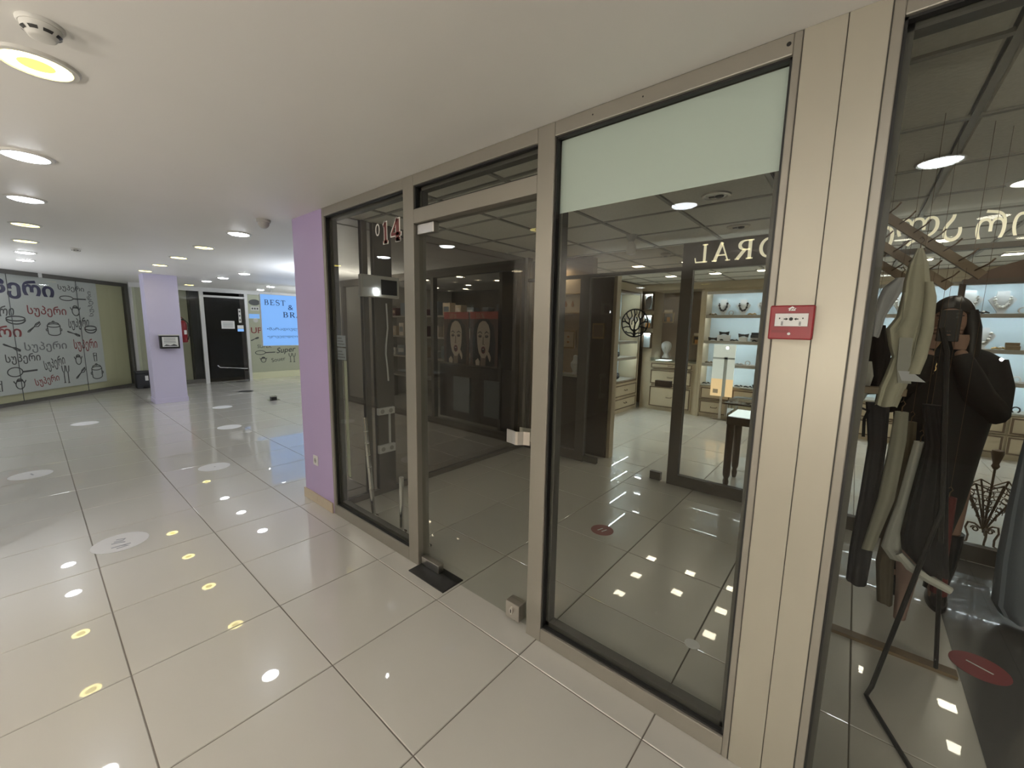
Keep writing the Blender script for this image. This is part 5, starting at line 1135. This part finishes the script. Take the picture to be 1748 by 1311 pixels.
# ------------------------------------------------------------------ the photographer's reflection, built as a solid person
pe = thing('person', (.88, 1.95, 0), 'reflected photographer in a long black coat holding up a phone, built as a solid person', 'person')
def skin(name, V, E, R, m, par, lv=2):
    me = bpy.data.meshes.new(name); o0 = LOC[par.name]
    me.from_pydata([tuple(Vector(v) - o0) for v in V], E, []); o = bpy.data.objects.new(name, me); COL.objects.link(o); o.parent = par; LOC[o.name] = o0
    sk = o.modifiers.new('s', 'SKIN'); sk.use_smooth_shade = True
    for i, r in enumerate(R):
        d = me.skin_vertices[0].data[i]; d.radius = r if isinstance(r, tuple) else (r, r); d.use_root = (i == 0)
    sb = o.modifiers.new('u', 'SUBSURF'); sb.levels = lv; sb.render_levels = lv
    me.materials.append(M[m]); return o
px, py = .88, 1.98
V = [(px, py, .92), (px, py, 1.08), (px - .005, py - .01, 1.25), (px - .01, py - .015, 1.38), (px - .015, py - .02, 1.47), (px - .022, py - .035, 1.535),
     (px - .16, py - .02, 1.385), (px - .22, py - .08, 1.14), (px - .13, py - .20, 1.32), (px - .105, py - .185, 1.46),
     (px + .13, py - .02, 1.385), (px + .17, py - .09, 1.14), (px + .05, py - .22, 1.33), (px + .005, py - .185, 1.46),
     (px - .09, py, .86), (px - .10, py - .02, .48), (px - .10, py + .02, .085), (px - .11, py - .12, .035),
     (px + .09, py, .86), (px + .10, py - .03, .48), (px + .09, py - .03, .085), (px + .08, py - .17, .035)]
E_ = [(0, 1), (1, 2), (2, 3), (3, 4), (4, 5), (3, 6), (6, 7), (7, 8), (8, 9), (3, 10), (10, 11), (11, 12), (12, 13), (0, 14), (14, 15), (15, 16), (16, 17), (0, 18), (18, 19), (19, 20), (20, 21)]
Rr_ = [(.14, .10), (.12, .09), (.13, .10), (.10, .075), .052, .048, .05, .045, .036, .026, .058, .045, .036, .026, .085, .06, .042, .035, .085, .06, .042, .035]
body = skin('body', V, E_, Rr_, 'skin', pe)
# head turned to the phone
hx, hy, hz = px - .03, py - .05, 1.605
def headpt(a, b):
    x, y, z = math.cos(b) * math.sin(a), -math.cos(b) * math.cos(a), math.sin(b)
    r = Vector((x * .074, y * .092, z * .115)); f = max(0, -y)
    if z < -.2: r.x *= 1 - .30 * (-z - .2); r.y *= 1 - .12 * (-z - .2)
    r.y -= .016 * math.exp(-((x / .16) ** 2 + ((z + .12) / .22) ** 2)) * f + .006 * math.exp(-((x / .3) ** 2 + ((z + .45) / .12) ** 2)) * f
    r.y += .010 * (math.exp(-(((x - .38) / .18) ** 2 + ((z - .08) / .14) ** 2)) + math.exp(-(((x + .38) / .18) ** 2 + ((z - .08) / .14) ** 2))) * f
    return r
rot = Matrix.Rotation(-.15, 3, 'Z')
hc = Vector((hx, hy, hz)); mb = MB()
mb.loft([[hc + rot @ headpt(2 * PI * q / 28, -1.5 + 3.0 * i / 18) for q in range(28)] for i in range(19)]); mb.build('head', 'skin', body, smooth=True)
for sg in (-1, 1):
    c = hc + rot @ Vector((sg * .030, -.080, .012)); MB().ell(c, (.013, .009, .008), 10, 7).build('eye', 'white', body, smooth=True)
    MB().ell(c + rot @ Vector((0, -.007, 0)), (.005, .004, .005), 8, 6).build('iris', 'black', body)
    c = hc + rot @ Vector((sg * .076, .004, 0)); MB().ell(c, (.010, .018, .030), 8, 8).build('ear', 'skin', body, smooth=True)
    MB().tube([hc + rot @ Vector((sg * a, b, .032)) for a, b in ((.014, -.092), (.032, -.089), (.05, -.078))], .0035, 6).build('eyebrow', 'hair', body)
MB().ell(hc + rot @ Vector((0, -.088, -.052)), (.021, .008, .008), 10, 6).build('mouth', 'poster_lip', body, smooth=True)
# hair: cap and long falls
def hairpt(a, b):
    x, y, z = math.cos(b) * math.sin(a), -math.cos(b) * math.cos(a), math.sin(b)
    return Vector((x * .094, y * .104 + .016, z * .134 + .008))
mb = MB(); rings = []
for i in range(13):
    b = 1.5 - 1.7 * i / 12; ring = []
    for q in range(28):
        a = 2 * PI * q / 28; fr = max(0, math.cos(a)); bb = max(b, .52 * fr + b * (1 - fr)) if b < .52 else b
        ring.append(hc + rot @ (hairpt(a, bb) * (1 + .02 * math.sin(9 * a))))
    rings.append(ring)
mb.loft(rings); mb.build('hair', 'hair', pe, smooth=True)
for sg, ln in ((-1, .30), (1, .34)):
    MB().tube([hc + rot @ Vector((sg * .070, -.02, .06)), hc + rot @ Vector((sg * .088, -.025, -.03)), hc + rot @ Vector((sg * .095, -.02, -.15)), hc + rot @ Vector((sg * .10, -.03, -ln))], [.028, .034, .036, .018], 10).build('hair', 'hair', pe, smooth=True)
MB().tube([hc + rot @ Vector((0, .08, .06)), hc + rot @ Vector((0, .11, -.06)), hc + rot @ Vector((0, .115, -.2)), hc + rot @ Vector((0, .11, -.36))], [.07, .085, .085, .05], 12).build('hair', 'hair', pe, smooth=True)
# coat
rows = [(1.50, .062, .058), (1.475, .085, .07), (1.45, .15, .09), (1.415, .20, .115), (1.36, .215, .13), (1.20, .21, .145), (1.05, .195, .15), (.92, .18, .15), (.75, .165, .15), (.58, .15, .15), (.43, .125, .14)]
rings = []
for i, (z, rx, ry) in enumerate(rows):
    f = i / (len(rows) - 1); rings.append([(px - .015 + .02 * f + rx * math.cos(t) * (1 + .03 * f * math.sin(6 * t)), py - .01 + ry * math.sin(t) * (1 + .05 * f * math.sin(5 * t + 1)), z + .006 * math.sin(4 * t) * f) for t in [2 * PI * q / 32 for q in range(32)]])
MB().loft(rings, caps=False).build('coat', 'coat_black', pe, smooth=True)
for pts in ([V[6], (px - .205, py - .05, 1.26), V[7], (px - .20, py - .15, 1.23), V[8], (px - .108, py - .188, 1.425)], [V[10], (px + .165, py - .05, 1.26), V[11], (px + .10, py - .17, 1.23), V[12], (px + .012, py - .188, 1.425)]):
    MB().tube(pts, [.085, .08, .072, .062, .054, .042], 12).build('sleeve', 'coat_black', pe, smooth=True)
MB().loft([[(px - .02 + r * 1.05 * math.cos(t), py - .025 + r * .85 * math.sin(t), z) for t in [2 * PI * q / 24 for q in range(24)]] for z, r in ((1.44, .085), (1.47, .078), (1.50, .072), (1.512, .070))], caps=False).build('collar', 'coat_black', pe, smooth=True)
for sg in (-1, 1):
    a, b, c, d = (V[15], V[16], V[16], V[17]) if sg < 0 else (V[19], V[20], V[20], V[21])
    MB().tube([(a[0], a[1], .42), (a[0], (a[1] + b[1]) / 2, .25), (b[0], b[1], .10), (b[0], b[1] - .01, .055)], [.068, .062, .052, .055], 12).build('boot', 'black_gloss', pe, smooth=True)
    MB().loft([[(b[0] + (-.0 if 1 else 0) + w_ * math.cos(t), b[1] - .06 + l_ * math.sin(t), z) for t in [2 * PI * q / 20 for q in range(20)]] for z, w_, l_ in ((.0, .045, .125), (.02, .047, .128), (.05, .043, .115), (.085, .032, .08))]).build('boot', 'black_gloss', pe, smooth=True)
# hands around the phone
def hand(wrist, palm_c, sgn, par):
    W = Vector(wrist); P = Vector(palm_c); d = (P - W).normalized(); side = Vector((sgn, 0, 0)); up = d.cross(side).normalized()
    k = MB(); k.loft([[W.lerp(P, f) + (side * .030 * s1 * wd + Vector((0, 1, 0)) * .012 * s2) for s1, s2 in ((1, .6), (.6, 1), (-.6, 1), (-1, .6), (-1, -.6), (-.6, -1), (.6, -1), (1, -.6))] for f, wd in ((0, .75), (.35, .95), (.8, 1.1), (1.1, 1.0))]); k.build('palm', 'skin', par, smooth=True)
    for q, ln in enumerate((.9, 1.0, .95, .75)):
        b = P + Vector((0, .004, -.02 + q * .019)) ; f1 = b + Vector((-sgn * .020, -.020, .004)) * ln; f2 = f1 + Vector((-sgn * .026 * ln, -.004, .002)); f3 = f2 + Vector((-sgn * .014, .014, 0)) * ln
        MB().tube([b, f1, f2, f3], [.0088, .0085, .0078, .0055], 8).build('finger', 'skin', par, smooth=True)
    b = W.lerp(P, .45) + side * -.02 * 0 + Vector((0, .010, .018)); MB().tube([b, b + Vector((-sgn * .015, .018, .022)), b + Vector((-sgn * .034, .016, .030)), b + Vector((-sgn * .048, .008, .030))], [.011, .010, .009, .006], 8).build('thumb', 'skin', par, smooth=True)
hand((px - .105, py - .185, 1.46), (px - .098, py - .190, 1.53), -1, body); hand((px + .005, py - .185, 1.46), (px + .0, py - .190, 1.53), 1, body)
ph = thing('mobile_phone', (px - .049, py - .21, 1.49), 'dark mobile phone held up in both hands before the face of the person in black', 'phone')
bx('phone_body', 'black', ph, px - .092, px - .008, py - .216, py - .207, 1.50, 1.665, bevel=.004); bx('phone_screen', 'card_glow', ph, px - .089, px - .011, py - .2068, py - .2060, 1.505, 1.66)
Fc = frame((px - .025, py - .216, 1.645), (1, 0, 0))
for q in (0, -.018): k = MB(); k.prism(oval(0, q, .006, .006, 14), Fc, 0, .002); k.build('camera_lens', 'dark_metal', ph)
cm = thing('bag_charm', (.80, 1.80, 1.33), 'small brass chain charm hanging against the black coat', 'charm')
for q in range(4):
    MB().tube([(.79 + .012 * math.sin(q) + .011 * math.cos(t), 1.805, 1.40 - q * .024 + .014 * math.sin(t)) for t in [2 * PI * s / 10 for s in range(11)]], .0028, 5).build('link', 'gold', cm)
MB().tube([(.79, 1.805, 1.41), (.80, 1.83, 1.46), (.82, 1.84, 1.5)], .002, 4).build('cord', 'gold', cm)
